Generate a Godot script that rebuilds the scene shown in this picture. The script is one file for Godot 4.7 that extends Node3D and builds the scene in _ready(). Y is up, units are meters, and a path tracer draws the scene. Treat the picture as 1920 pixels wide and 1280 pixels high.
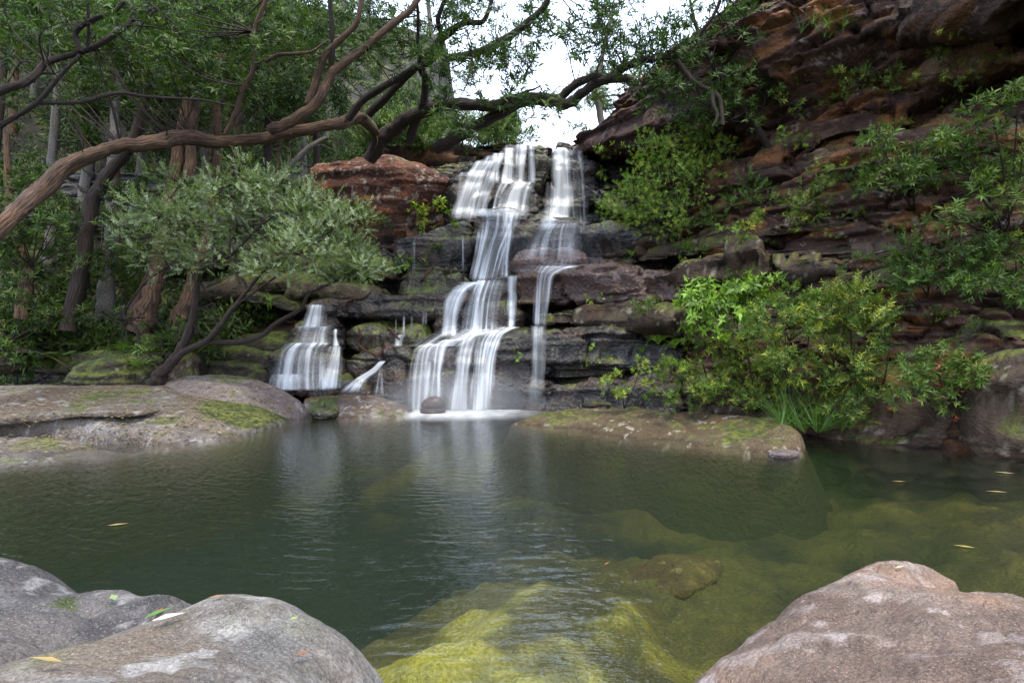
extends Node3D
# A sandstone gorge with a waterfall that drops over ledges into a pool. Camera at the pool's near shore, looking along -z; the water lies at y = 0.

const F := 1000.0       # focal length in pixels of the 1920 wide photograph
const EYE := 1.6
const LW := 240
const LH := 160
const FX := 260
const FY := 240
const FC := 0.05

var near_map := PackedFloat32Array()    # nearest rock along each line of sight, used to root plants on rock
var front_map := PackedFloat32Array()   # how far forward the rock of the falls reaches, used to drape the water over it
var rng := RandomNumberGenerator.new()
var n_big := FastNoiseLite.new()
var n_mid := FastNoiseLite.new()
var n_bed := FastNoiseLite.new()
var n_crack := FastNoiseLite.new()
var n_block := FastNoiseLite.new()
var n_fine := FastNoiseLite.new()
var n_line := FastNoiseLite.new()
var M := {}
var sprigs := {}
var taken := {}

func P(px: float, py: float, d: float) -> Vector3:
	return Vector3((px - 960.0) / F * d, EYE + (640.0 - py) / F * d, -d)

func numbered(called: String) -> String:
	if not taken.has(called):
		taken[called] = 0
		return called
	taken[called] += 1
	return "%s_%03d" % [called, taken[called]]

func tag(o: Node3D, label: String, category: String, group := "", kind := "") -> Node3D:
	if label: o.set_meta("label", label)
	if category: o.set_meta("category", category)
	if group: o.set_meta("group", group)
	if kind: o.set_meta("kind", kind)
	return o

func thing(called: String, label: String, category: String, base: Vector3, group := "") -> Node3D:
	var o := Node3D.new()
	o.name = numbered(called)
	add_child(o)
	o.position = base
	return tag(o, label, category, group)

func part(called: String, mesh: Mesh, mat: Material, parent: Node3D, where := Vector3.ZERO) -> MeshInstance3D:
	# where is the world place of the mesh's own origin
	var o := MeshInstance3D.new()
	o.name = called
	o.mesh = mesh
	o.material_override = mat
	parent.add_child(o, true)
	var off := where
	var q: Node = parent
	while q is Node3D and q != self:
		off -= (q as Node3D).position
		q = q.get_parent()
	o.position = off
	return o

func solo(called: String, mesh: Mesh, mat: Material, where := Vector3.ZERO) -> MeshInstance3D:
	return part(numbered(called), mesh, mat, self, where)

# ---------------------------------------------------------------- where the rock is
func note(p: Vector3, falls: bool) -> void:
	var d := -p.z
	if d < 0.4: return
	var i := int((p.x / d * F + 960.0) / 8.0)
	var j := int((640.0 - (p.y - EYE) / d * F) / 8.0)
	if i >= 0 and j >= 0 and i < LW and j < LH and d < near_map[j * LW + i]:
		near_map[j * LW + i] = d
	if falls:
		i = int((p.x + 7.0) / FC)
		j = int((p.y + 1.0) / FC)
		if i >= 0 and j >= 0 and i < FX and j < FY and p.z > front_map[j * FX + i]:
			front_map[j * FX + i] = p.z

func rock_at(px: float, py: float, otherwise := 12.0) -> float:
	var i0 := int(px / 8.0)
	var j0 := int(py / 8.0)
	for r in 5:
		var best := 1e9
		for j in range(j0 - r, j0 + r + 1):
			for i in range(i0 - r, i0 + r + 1):
				if i >= 0 and j >= 0 and i < LW and j < LH:
					best = minf(best, near_map[j * LW + i])
		if best < 1e8: return best
	return otherwise

func front_at(x: float, y: float) -> float:
	var i := clampi(int((x + 7.0) / FC), 1, FX - 2)
	var j := clampi(int((y + 1.0) / FC), 1, FY - 2)
	var best := -99.0
	for b in [j - 1, j, j + 1]:
		for a in [i - 1, i, i + 1]:
			best = maxf(best, front_map[b * FX + a])
	return best

# ---------------------------------------------------------------- meshes
func grid_normals(w: int, h: int, v: PackedVector3Array, hint: Vector3, wrap := false) -> PackedVector3Array:
	var out := PackedVector3Array()
	out.resize(w * h)
	var vote := 0.0
	for j in h:
		var ja := maxi(j - 1, 0) * w
		var jb := mini(j + 1, h - 1) * w
		for i in w:
			var ia := i - 1
			var ib := i + 1
			if wrap:
				if ia < 0: ia = w - 2
				if ib >= w: ib = 1
			else:
				ia = maxi(ia, 0)
				ib = mini(ib, w - 1)
			var n := (v[j * w + ib] - v[j * w + ia]).cross(v[jb + i] - v[ja + i])
			var l := n.length()
			n = n / l if l > 1e-9 else Vector3.UP
			out[j * w + i] = n
			vote += n.dot(hint)
	if vote < 0.0:
		for k in out.size(): out[k] = -out[k]
	return out

func grid_mesh(w: int, h: int, v: PackedVector3Array, nrm: PackedVector3Array, col: PackedColorArray, uv := PackedVector2Array()) -> ArrayMesh:
	var idx := PackedInt32Array()
	idx.resize((w - 1) * (h - 1) * 6)
	var vote := 0.0
	for t in 40:
		var j := (t * 7) % (h - 1)
		var i := (t * 13) % (w - 1)
		var a := v[j * w + i]
		vote += (v[(j + 1) * w + i] - a).cross(v[j * w + i + 1] - a).dot(nrm[j * w + i])
	var k := 0
	var turned := vote < 0.0
	for j in h - 1:
		for i in w - 1:
			var a := j * w + i
			var b := a + 1
			var c := a + w
			var e := c + 1
			if turned:
				idx[k] = a; idx[k + 1] = c; idx[k + 2] = b
				idx[k + 3] = b; idx[k + 4] = c; idx[k + 5] = e
			else:
				idx[k] = a; idx[k + 1] = b; idx[k + 2] = c
				idx[k + 3] = b; idx[k + 4] = e; idx[k + 5] = c
			k += 6
	var arr := []
	arr.resize(Mesh.ARRAY_MAX)
	arr[Mesh.ARRAY_VERTEX] = v
	arr[Mesh.ARRAY_NORMAL] = nrm
	if col.size(): arr[Mesh.ARRAY_COLOR] = col
	if uv.size(): arr[Mesh.ARRAY_TEX_UV] = uv
	arr[Mesh.ARRAY_INDEX] = idx
	var m := ArrayMesh.new()
	m.add_surface_from_arrays(Mesh.PRIMITIVE_TRIANGLES, arr)
	return m

func smoothed(pts: Array, t: float) -> Vector3:
	# a Catmull-Rom curve through the points, t from 0 to 1
	var n := pts.size() - 1
	var f := clampf(t, 0.0, 1.0) * n
	var i := mini(int(f), n - 1)
	var a: Vector3 = pts[i]
	var b: Vector3 = pts[i + 1]
	var pre: Vector3 = pts[i - 1] if i > 0 else a * 2.0 - b
	var post: Vector3 = pts[i + 2] if i + 2 <= n else b * 2.0 - a
	return a.cubic_interpolate(b, pre, post, f - i)

# ---------------------------------------------------------------- rock
func C(r: float, g: float, b: float) -> Color:
	return Color(r, g, b)

var PAL := {}
func palettes() -> void:
	# a, b: the stone's two tones; c: iron or damp stain and its share cs; l: share of pale lichen; m: moss on what faces up
	PAL = {
		"wet": {"a": C(.030, .026, .026), "b": C(.075, .066, .064), "c": C(.085, .042, .028), "cs": .6, "l": .12, "lc": C(.2, .19, .17), "m": .42},
		"wetred": {"a": C(.060, .032, .030), "b": C(.11, .062, .055), "c": C(.12, .055, .035), "cs": .7, "l": .22, "lc": C(.30, .24, .23), "m": .18},
		"red": {"a": C(.11, .045, .032), "b": C(.20, .095, .065), "c": C(.30, .10, .035), "cs": .8, "l": .50, "lc": C(.42, .36, .31), "m": .1},
		"boulder": {"a": C(.13, .085, .085), "b": C(.20, .13, .125), "c": C(.20, .10, .08), "cs": .5, "l": .3, "lc": C(.36, .31, .3), "m": .05},
		"greyboulder": {"a": C(.10, .085, .085), "b": C(.16, .14, .14), "c": C(.14, .10, .08), "cs": .3, "l": .2, "lc": C(.36, .31, .3), "m": .12},
		"cliff": {"a": C(.080, .042, .033), "b": C(.17, .090, .066), "c": C(.32, .135, .05), "cs": .95, "l": .30, "lc": C(.33, .28, .25), "m": .42},
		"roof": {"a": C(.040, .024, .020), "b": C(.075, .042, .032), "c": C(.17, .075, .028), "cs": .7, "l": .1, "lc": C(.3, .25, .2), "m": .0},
		"pale": {"a": C(.22, .13, .09), "b": C(.34, .23, .17), "c": C(.36, .19, .09), "cs": .6, "l": .3, "lc": C(.45, .38, .33), "m": .05},
		"bank": {"a": C(.075, .052, .038), "b": C(.14, .10, .075), "c": C(.13, .075, .04), "cs": .5, "l": .38, "lc": C(.42, .38, .31), "m": .62},
		"olive": {"a": C(.10, .075, .05), "b": C(.19, .15, .10), "c": C(.15, .14, .05), "cs": .6, "l": .22, "lc": C(.4, .36, .28), "m": .62},
		"mossy": {"a": C(.06, .048, .035), "b": C(.12, .095, .07), "c": C(.10, .10, .035), "cs": .5, "l": .12, "lc": C(.4, .36, .28), "m": .92},
		"slab": {"a": C(.18, .15, .135), "b": C(.30, .265, .25), "c": C(.21, .145, .095), "cs": .6, "l": .40, "lc": C(.46, .44, .43), "m": .20},
		"purple": {"a": C(.21, .165, .16), "b": C(.32, .265, .265), "c": C(.25, .19, .14), "cs": .5, "l": .30, "lc": C(.48, .44, .40), "m": .16},
		"shallow": {"moss_at": [[P(600, 762, 11.5), .5, .7]], "st": .5, "a": C(.13, .085, .06), "b": C(.23, .16, .125), "c": C(.22, .12, .06), "cs": .6, "l": .45, "lc": C(.52, .50, .50), "m": .14},
		"poolslab": {"a": C(.12, .085, .045), "b": C(.19, .14, .085), "c": C(.17, .095, .05), "cs": .5, "l": .34, "lc": C(.5, .46, .38), "m": .28},
		"nearleft": {"st": .32, "tan_at": [[P(120, 1245, 1.6), .5, C(.24, .18, .13)]], "a": C(.135, .126, .122), "b": C(.235, .225, .22), "c": C(.22, .16, .11), "cs": .35, "l": .30, "lc": C(.46, .44, .43), "m": .04},
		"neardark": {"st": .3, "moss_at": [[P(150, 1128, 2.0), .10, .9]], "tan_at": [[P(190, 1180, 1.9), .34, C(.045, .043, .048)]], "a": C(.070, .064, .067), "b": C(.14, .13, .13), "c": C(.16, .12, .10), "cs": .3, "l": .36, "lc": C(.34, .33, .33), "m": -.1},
		"nearright": {"st": .38, "a": C(.185, .125, .098), "b": C(.31, .235, .195), "c": C(.34, .19, .115), "cs": .6, "l": .32, "lc": C(.52, .44, .42), "m": .0},
		"sunk": {"weed": 1, "a": C(.14, .125, .024), "b": C(.29, .27, .045), "c": C(.20, .11, .03), "cs": .5, "l": .1, "lc": C(.4, .36, .12), "m": .0},
		"sunkbrown": {"weed": 1, "a": C(.14, .095, .028), "b": C(.26, .20, .05), "c": C(.22, .10, .03), "cs": .5, "l": .1, "lc": C(.4, .36, .12), "m": .0},
		"shelf": {"a": C(.19, .165, .15), "b": C(.31, .28, .27), "c": C(.20, .14, .09), "cs": .6, "l": .36, "lc": C(.48, .46, .45), "m": .16, "moss_at": [[P(470, 775, 9.9), .95, .75], [P(540, 775, 10.9), .6, .6], [P(60, 850, 7.4), .8, .18]], "tan_at": [[P(160, 738, 9.6), 2.0, C(.15, .095, .055)], [P(420, 745, 10.1), 1.2, C(.17, .12, .085)]]},
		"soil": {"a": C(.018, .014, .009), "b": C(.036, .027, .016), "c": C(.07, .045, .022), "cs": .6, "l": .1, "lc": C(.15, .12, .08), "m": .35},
	}

func stone(p: Vector3, n: Vector3, pal: Dictionary) -> Color:
	var f := n_big.get_noise_3dv(p * 1.7)
	var g := n_mid.get_noise_3dv(p * 1.3)
	var h := n_fine.get_noise_3dv(p)
	var a: Color = pal.a
	var c := a.lerp(pal.b, smoothstep(-0.35, 0.4, f + 0.6 * g))
	var s := n_bed.get_noise_3d(p.x * 0.6 + 40.0, p.y * 2.2, p.z * 0.6)
	c = c.lerp(pal.c, smoothstep(0.0, 0.35, s + 0.5 * f + 0.25 * g) * float(pal.cs))
	c *= 1.0 + 0.45 * h
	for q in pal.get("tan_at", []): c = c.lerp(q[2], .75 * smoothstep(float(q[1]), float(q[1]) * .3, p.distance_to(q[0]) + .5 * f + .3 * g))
	if pal.has("st"):
		var k := smoothstep(.22, .31, n_mid.get_noise_3d(p.x * .8 + p.z * .5, p.y * 2.0, p.z * 2.4 - p.x * .8) + .25 * h + .2 * n_fine.get_noise_3dv(p * 2.1))
		c = c.lerp(pal.lc, k * float(pal.st))
	# stone that the water laps is wet and darker
	if p.y > 0.0: c *= lerpf(.55, 1.0, smoothstep(.01, .055, p.y + .02 * g))
	var li := float(pal.l)
	if li > 0.0:
		var spot := n_fine.get_noise_3dv(p * 0.45 + Vector3(9, 3, 5)) + 0.5 * h + 0.3 * g
		c = c.lerp(pal.lc, smoothstep(0.65 - li * 0.62, 0.70 - li * 0.62, spot + .25 * n_fine.get_noise_3dv(p * 2.3)) * 0.75)
	var mo := float(pal.m)
	for q in pal.get("moss_at", []): mo += float(q[2]) * smoothstep(float(q[1]), float(q[1]) * .4, p.distance_to(q[0]) + .25 * g)
	if mo > 0.0:
		var k := smoothstep(0.30, 0.85, n.y * 0.75 + 0.55 * g + 0.7 * f + mo - 0.55)
		if k > 0.0:
			c = c.lerp(Color(.060, .088, .016).lerp(Color(.145, .17, .024), smoothstep(-.3, .5, g + h)) * (1.0 + 0.5 * h), k * 0.9)
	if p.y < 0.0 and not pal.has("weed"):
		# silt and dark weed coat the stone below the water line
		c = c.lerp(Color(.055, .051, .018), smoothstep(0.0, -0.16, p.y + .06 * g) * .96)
	return c

func bump(p: Vector3, o: Dictionary) -> float:
	var d := 0.0
	var k: float = o.get("size", 1.0)
	d += float(o.get("big", 0.16)) * n_big.get_noise_3dv(p / k)
	d += float(o.get("mid", 0.06)) * n_mid.get_noise_3dv(p / k)
	var bed: float = o.get("bed", 0.05)
	if bed > 0.0:
		# laminae: hard beds stand out with crisp edges, soft ones weather back
		var q := n_bed.get_noise_3d(p.x * 0.22, p.y * 3.0 + 0.15 * n_mid.get_noise_3dv(p * .5), p.z * 0.22)
		d += bed * (q * .6 + (smoothstep(-.03, .03, q) - .5) * .55 + (smoothstep(.20, .25, q)) * .4)
	var bl: float = o.get("block", 0.0)
	if bl > 0.0:
		var w := n_mid.get_noise_3dv(p * 0.6) * 0.25
		d += bl * n_block.get_noise_3d(p.x * 0.55 + w, p.y * 1.5 + w, p.z * 0.55 + w)
		d -= bl * 0.5 * smoothstep(0.10, 0.0, n_crack.get_noise_3d(p.x * 0.55 + w, p.y * 1.5 + w, p.z * 0.55 + w) + 1.0)
	return d

func rock_mesh(w: int, h: int, v: PackedVector3Array, hint: Vector3, pal: Dictionary, o: Dictionary, base: Vector3, wrap := false, from_center := false, shaped := true) -> ArrayMesh:
	var nrm := grid_normals(w, h, v, hint, wrap)
	if from_center: outward(nrm, v, base + Vector3(0, float(o.get("mid_h", 0.0)), 0))
	if shaped:
		for k in v.size():
			v[k] += nrm[k] * bump(v[k], o)
		if wrap:
			for j in h: v[j * w + w - 1] = v[j * w]
		nrm = grid_normals(w, h, v, hint, wrap)
		if from_center: outward(nrm, v, base + Vector3(0, float(o.get("mid_h", 0.0)), 0))
	var col := PackedColorArray()
	col.resize(v.size())
	var falls: bool = o.get("falls", false)
	for k in v.size():
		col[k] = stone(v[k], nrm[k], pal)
		note(v[k], falls)
	for k in v.size(): v[k] -= base
	return grid_mesh(w, h, v, nrm, col)

func outward(nrm: PackedVector3Array, v: PackedVector3Array, c: Vector3) -> void:
	var vote := 0.0
	for k in range(0, v.size(), 5): vote += nrm[k].dot(v[k] - c)
	if vote < 0.0:
		for k in nrm.size(): nrm[k] = -nrm[k]

func ledge(called: String, label: String, category: String, pts: Array, back: float, pal: String, o := {}, group := "") -> MeshInstance3D:
	# a bed of rock: each point is [x, top, bottom, distance] in the photograph's pixels and metres
	var top := []
	var low := []
	for p in pts:
		top.append(P(p[0], p[1], p[3]))
		low.append(P(p[0], p[2], p[3]))
	var length := 0.0
	for i in range(1, top.size()): length += (top[i] as Vector3).distance_to(top[i - 1])
	var step: float = o.get("step", 0.04)
	var w := maxi(int(length / step), 8)
	var tall := ((top[0] as Vector3).y - (low[0] as Vector3).y + (top[-1] as Vector3).y - (low[-1] as Vector3).y) * 0.5
	tall = maxf(tall, (top[top.size() / 2] as Vector3).y - (low[low.size() / 2] as Vector3).y)
	var nt := clampi(int(back / (step * 2.0)), 5, 40)
	var na := clampi(int((tall + 0.4) / step), 10, 90)
	var under: float = o.get("under", 0.5)
	var nb := 6
	var h := nt + na + nb
	var rise: float = o.get("rise", 0.12)
	var sq: float = o.get("square", 4.2)
	var cl: float = o.get("cap_left", 0.4)
	var cr: float = o.get("cap_right", 0.4)
	var lean: float = o.get("lean", 0.0)
	var v := PackedVector3Array()
	v.resize(w * h)
	for i in w:
		var u := float(i) / (w - 1)
		var t := smoothed(top, u)
		var b := smoothed(low, u)
		var tan := smoothed(top, minf(u + 0.03, 1.0)) - smoothed(top, maxf(u - 0.03, 0.0))
		tan.y = 0.0
		tan = tan.normalized()
		var out := Vector3(-tan.z, 0, tan.x)
		var s := 1.0
		if cl > 0.0 and u * length < cl: s = sqrt(1.0 - pow(1.0 - u * length / cl, 2.0))
		if cr > 0.0 and (1.0 - u) * length < cr: s = minf(s, sqrt(maxf(0.0, 1.0 - pow(1.0 - (1.0 - u) * length / cr, 2.0))))
		var cap := maxf(cl, cr)
		var tk := maxf(t.y - b.y, 0.03)
		var r := minf(tk * 0.5, float(o.get("nose", 0.5)))
		for j in h:
			var off := 0.0
			var y := 0.0
			if j < nt:
				var q := float(j) / nt
				q = 1.0 - (1.0 - q) * (1.0 - q)
				off = lerpf(-back, -r, q)
				y = rise * (1.0 - q)
			elif j < nt + na:
				var a := PI * 0.5 - PI * float(j - nt) / (na - 1)
				off = -r + r * pow(maxf(cos(a), 0.0), 2.0 / sq)
				y = -tk * 0.5 + tk * 0.5 * signf(sin(a)) * pow(absf(sin(a)), 2.0 / sq)
				off += lean * (-y / tk)
			else:
				var q := float(j - nt - na + 1) / nb
				off = lerpf(-r, -maxf(under, r), q) + lean
				y = -tk + 0.05 * q
			y = -tk * 0.5 + (y + tk * 0.5) * maxf(s, 0.05)
			off -= (1.0 - s) * cap
			v[j * w + i] = t + out * off + Vector3(0, y, 0)
	var mid := smoothed(top, 0.5)
	var base := Vector3(mid.x, smoothed(low, 0.5).y, mid.z - back * 0.4)
	var mesh := rock_mesh(w, h, v, Vector3(0, 0.6, 1), PAL[pal], o, base)
	var e := solo(called, mesh, M.wet if o.get("wet", false) else M.rock, base)
	tag(e, label, category, group)
	return e

func boulder(called: String, label: String, category: String, at: Vector3, size: Vector3, turn: float, pal: String, o := {}, group := "") -> MeshInstance3D:
	# at: the middle of the stone; size: half extents
	var step: float = o.get("step", 0.035)
	var around := TAU * maxf(size.x, size.z)
	var w := clampi(int(around / step), 16, 150)
	var h := clampi(int(around * 0.5 / step), 10, 80)
	var sq: float = o.get("square", 2.6)
	var turned := Basis(Vector3.UP, turn) * Basis(Vector3.RIGHT, float(o.get("tilt", 0.0))) * Basis(Vector3.BACK, float(o.get("roll", 0.0)))
	var v := PackedVector3Array()
	v.resize(w * h)
	for j in h:
		var la := PI * (float(j) / (h - 1) - 0.5)
		for i in w:
			var lo := TAU * float(i) / (w - 1)
			var d := Vector3(cos(la) * cos(lo), sin(la), cos(la) * sin(lo))
			var k := pow(pow(absf(d.x), sq) + pow(absf(d.y), sq) + pow(absf(d.z), sq), -1.0 / sq)
			v[j * w + i] = at + turned * (d * k * size)
	var base := at - Vector3(0, size.y, 0)
	o = o.duplicate()
	o.mid_h = size.y
	var mesh := rock_mesh(w, h, v, Vector3.UP, PAL[pal], o, base, true, true)
	var e := solo(called, mesh, M.wet if o.get("wet", false) else M.rock, base)
	tag(e, label, category, group)
	return e

class Sheet:
	# heights interpolated between scattered points (linear radial basis)
	var q: Array = []
	var wt: Array = []
	var mean := 0.0
	func _init(points: Array) -> void:
		q = points
		var n := q.size()
		for p in q: mean += (p as Vector3).y / n
		var a := []
		for i in n:
			var row := []
			for j in n: row.append(Vector2(q[i].x - q[j].x, q[i].z - q[j].z).length() + (0.02 if i == j else 0.0))
			row.append((q[i] as Vector3).y - mean)
			a.append(row)
		for i in n:
			var best := i
			for r in range(i, n):
				if absf(a[r][i]) > absf(a[best][i]): best = r
			var swap = a[i]
			a[i] = a[best]
			a[best] = swap
			for r in range(i + 1, n):
				var k: float = a[r][i] / a[i][i]
				for c in range(i, n + 1): a[r][c] -= k * a[i][c]
		wt.resize(n)
		for i in range(n - 1, -1, -1):
			var s: float = a[i][n]
			for c in range(i + 1, n): s -= a[i][c] * wt[c]
			wt[i] = s / a[i][i]
	func y(x: float, z: float) -> float:
		var s := mean
		for i in q.size(): s += wt[i] * sqrt((x - q[i].x) * (x - q[i].x) + (z - q[i].z) * (z - q[i].z) + 0.004)
		return s

func outside(poly: PackedVector2Array, x: float, z: float) -> float:
	# metres outside the outline, 0 inside
	var p := Vector2(x, z)
	if Geometry2D.is_point_in_polygon(p, poly): return 0.0
	var best := 1e9
	for k in poly.size():
		best = minf(best, Geometry2D.get_closest_point_to_segment(p, poly[k], poly[(k + 1) % poly.size()]).distance_to(p))
	return best

func mound(called: String, label: String, category: String, points: Array, box: Rect2, step: float, pal: String, o := {}, carve = null, kind := "") -> MeshInstance3D:
	# a broad rock seen from above: its surface runs through the points; box is x, z
	var sh := Sheet.new(points)
	var edge := PackedVector2Array()
	for p in o.get("edge", []): edge.append(Vector2(p.x, p.z))
	var w := int(box.size.x / step) + 1
	var h := int(box.size.y / step) + 1
	var v := PackedVector3Array()
	v.resize(w * h)
	for j in h:
		for i in w:
			var x := box.position.x + i * step
			var z := box.position.y + j * step
			var y := sh.y(x, z)
			if carve != null: y += carve.call(x, z)
			if edge.size():
				var e := outside(edge, x, z)
				if e > 0.0: y -= minf(e * 2.6 + 9.0 * e * e, 2.6) if not o.has("slope") else e * float(o.slope)
			var p := Vector3(x, y, z)
			y += bump(p, o)
			v[j * w + i] = Vector3(x, y, z)
	var c := box.get_center()
	var base := Vector3(c.x, 0, c.y)
	var mesh := rock_mesh(w, h, v, Vector3.UP, PAL[pal], o, base, false, false, false)
	var e := solo(called, mesh, o.get("mat", M.rock), base)
	tag(e, label, category, "", kind)
	return e

# ---------------------------------------------------------------- wood
func add_tube(st: SurfaceTool, pts: Array, radii: Array, sides := 7, rough := 0.0, per := 5, tint := Color.WHITE) -> void:
	var n := (pts.size() - 1) * per
	var rings := []
	var tints := []
	var prev := Vector3.RIGHT
	for k in n + 1:
		var t := float(k) / n
		var p := smoothed(pts, t)
		var dir := (smoothed(pts, minf(t + 0.02, 1.0)) - smoothed(pts, maxf(t - 0.02, 0.0))).normalized()
		var x := (prev - dir * prev.dot(dir))
		x = x.normalized() if x.length() > 0.01 else dir.cross(Vector3.UP).normalized()
		prev = x
		var y := dir.cross(x)
		if rough > 0.0: p += (x * n_line.get_noise_2d(k * .13, pts[0].x * 7.0) + y * n_line.get_noise_2d(k * .13, pts[0].x * 7.0 + 30.0)) * rough * 1.1 * float(radii[mini(int(t * (radii.size() - 1)), radii.size() - 1)])
		var f := t * (radii.size() - 1)
		var i := mini(int(f), radii.size() - 2)
		var r := lerpf(radii[i], radii[i + 1], f - i)
		var ring := []
		var tones := []
		for s in sides + 1:
			var a := TAU * (s % sides) / sides
			var rr := r
			if rough > 0.0:
				rr *= 1.0 + rough * n_mid.get_noise_3d(cos(a) * 0.55 + p.x * 0.15, sin(a) * 0.55 + p.y * 0.15, p.z * 0.2 + k * 0.03) * 1.6 + rough * 0.9 * n_line.get_noise_2d(a * 3.0 + 0.12 * k if s < sides else 0.12 * k, k * 0.25)
			var at := p + (x * cos(a) + y * sin(a)) * rr
			ring.append(at)
			# flakes and scars: paler where bark has peeled, greyer where it is old
			var g := n_mid.get_noise_3dv(at * 1.2) + .6 * n_fine.get_noise_3dv(at * .6)
			var c := tint * (1.0 + .55 * g)
			if rough > 0.0: c = c.lerp(Color(c.v * .8, c.v * .82, c.v * .80), smoothstep(-.1, .4, n_big.get_noise_3dv(at * 2.0 + Vector3(7, 7, 7))) * .6)
			tones.append(Color(maxf(c.r, .1), maxf(c.g, .1), maxf(c.b, .1)))
		rings.append(ring)
		tints.append(tones)
	var along := 0.0
	for k in n:
		var step: float = (rings[k][0] as Vector3).distance_to(rings[k + 1][0])
		for s in sides:
			var q := [[k, s], [k, s + 1], [k + 1, s], [k, s + 1], [k + 1, s + 1], [k + 1, s]]
			for e in q:
				st.set_color(tints[e[0]][e[1]])
				st.set_uv(Vector2(float(e[1]) / sides, along + (step if e[0] > k else 0.0)))
				st.set_smooth_group(0)
				st.add_vertex(rings[e[0]][e[1]])
		along += step

func tube_mesh(pts: Array, radii: Array, sides := 10, rough := 0.12, per := 8, tint := Color.WHITE) -> ArrayMesh:
	var st := SurfaceTool.new()
	st.begin(Mesh.PRIMITIVE_TRIANGLES)
	add_tube(st, pts, radii, sides, rough, per, tint)
	st.index()
	st.generate_normals()
	return st.commit()

func px_path(list: Array, d_default := 10.0) -> Array:
	var out := []
	for e in list: out.append(P(e[0], e[1], e[2] if e.size() > 2 else d_default))
	return out

func px_radii(list: Array, widths: Array) -> Array:
	# widths in pixels, spread along the path
	var out := []
	for k in list.size():
		var f := float(k) / (list.size() - 1) * (widths.size() - 1)
		var i := mini(int(f), widths.size() - 2)
		out.append(lerpf(widths[i], widths[i + 1], f - i) * 0.41 / F * float(list[k][2]))
	return out

func with_depth(list: Array, d0: float, d1: float) -> Array:
	var out := []
	for k in list.size():
		out.append([list[k][0], list[k][1], lerpf(d0, d1, float(k) / maxf(1, list.size() - 1))])
	return out

func limb(called: String, list: Array, widths: Array, d0: float, d1: float, mat: Material, parent: Node3D, sides := 9, rough := 0.14) -> Array:
	var l := with_depth(list, d0, d1)
	var pts := px_path(l)
	part(called, tube_mesh(pts, px_radii(l, widths), sides, rough, 7), mat, parent)
	return pts

# ---------------------------------------------------------------- leaves
func leaf(st: SurfaceTool, at: Vector3, dir: Vector3, up: Vector3, len: float, wid: float, tone := 1.0, fold := 0.25, droop := 0.15) -> void:
	dir = dir.normalized()
	var side := dir.cross(up)
	side = side.normalized() if side.length() > 0.01 else dir.cross(Vector3.RIGHT).normalized()
	var n := side.cross(dir)
	var mid := at + dir * len * 0.45 - n * fold * wid
	var l := at + dir * len * 0.42 + side * wid * 0.5
	var r := at + dir * len * 0.42 - side * wid * 0.5
	var tip := at + dir * len - n * droop * len
	st.set_color(Color(tone, tone, tone))
	for p in [at, l, mid, l, tip, mid, at, mid, r, mid, tip, r]:
		st.add_vertex(p)

func begin() -> SurfaceTool:
	var st := SurfaceTool.new()
	st.begin(Mesh.PRIMITIVE_TRIANGLES)
	return st

func done(st: SurfaceTool) -> ArrayMesh:
	st.generate_normals()
	return st.commit()

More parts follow.
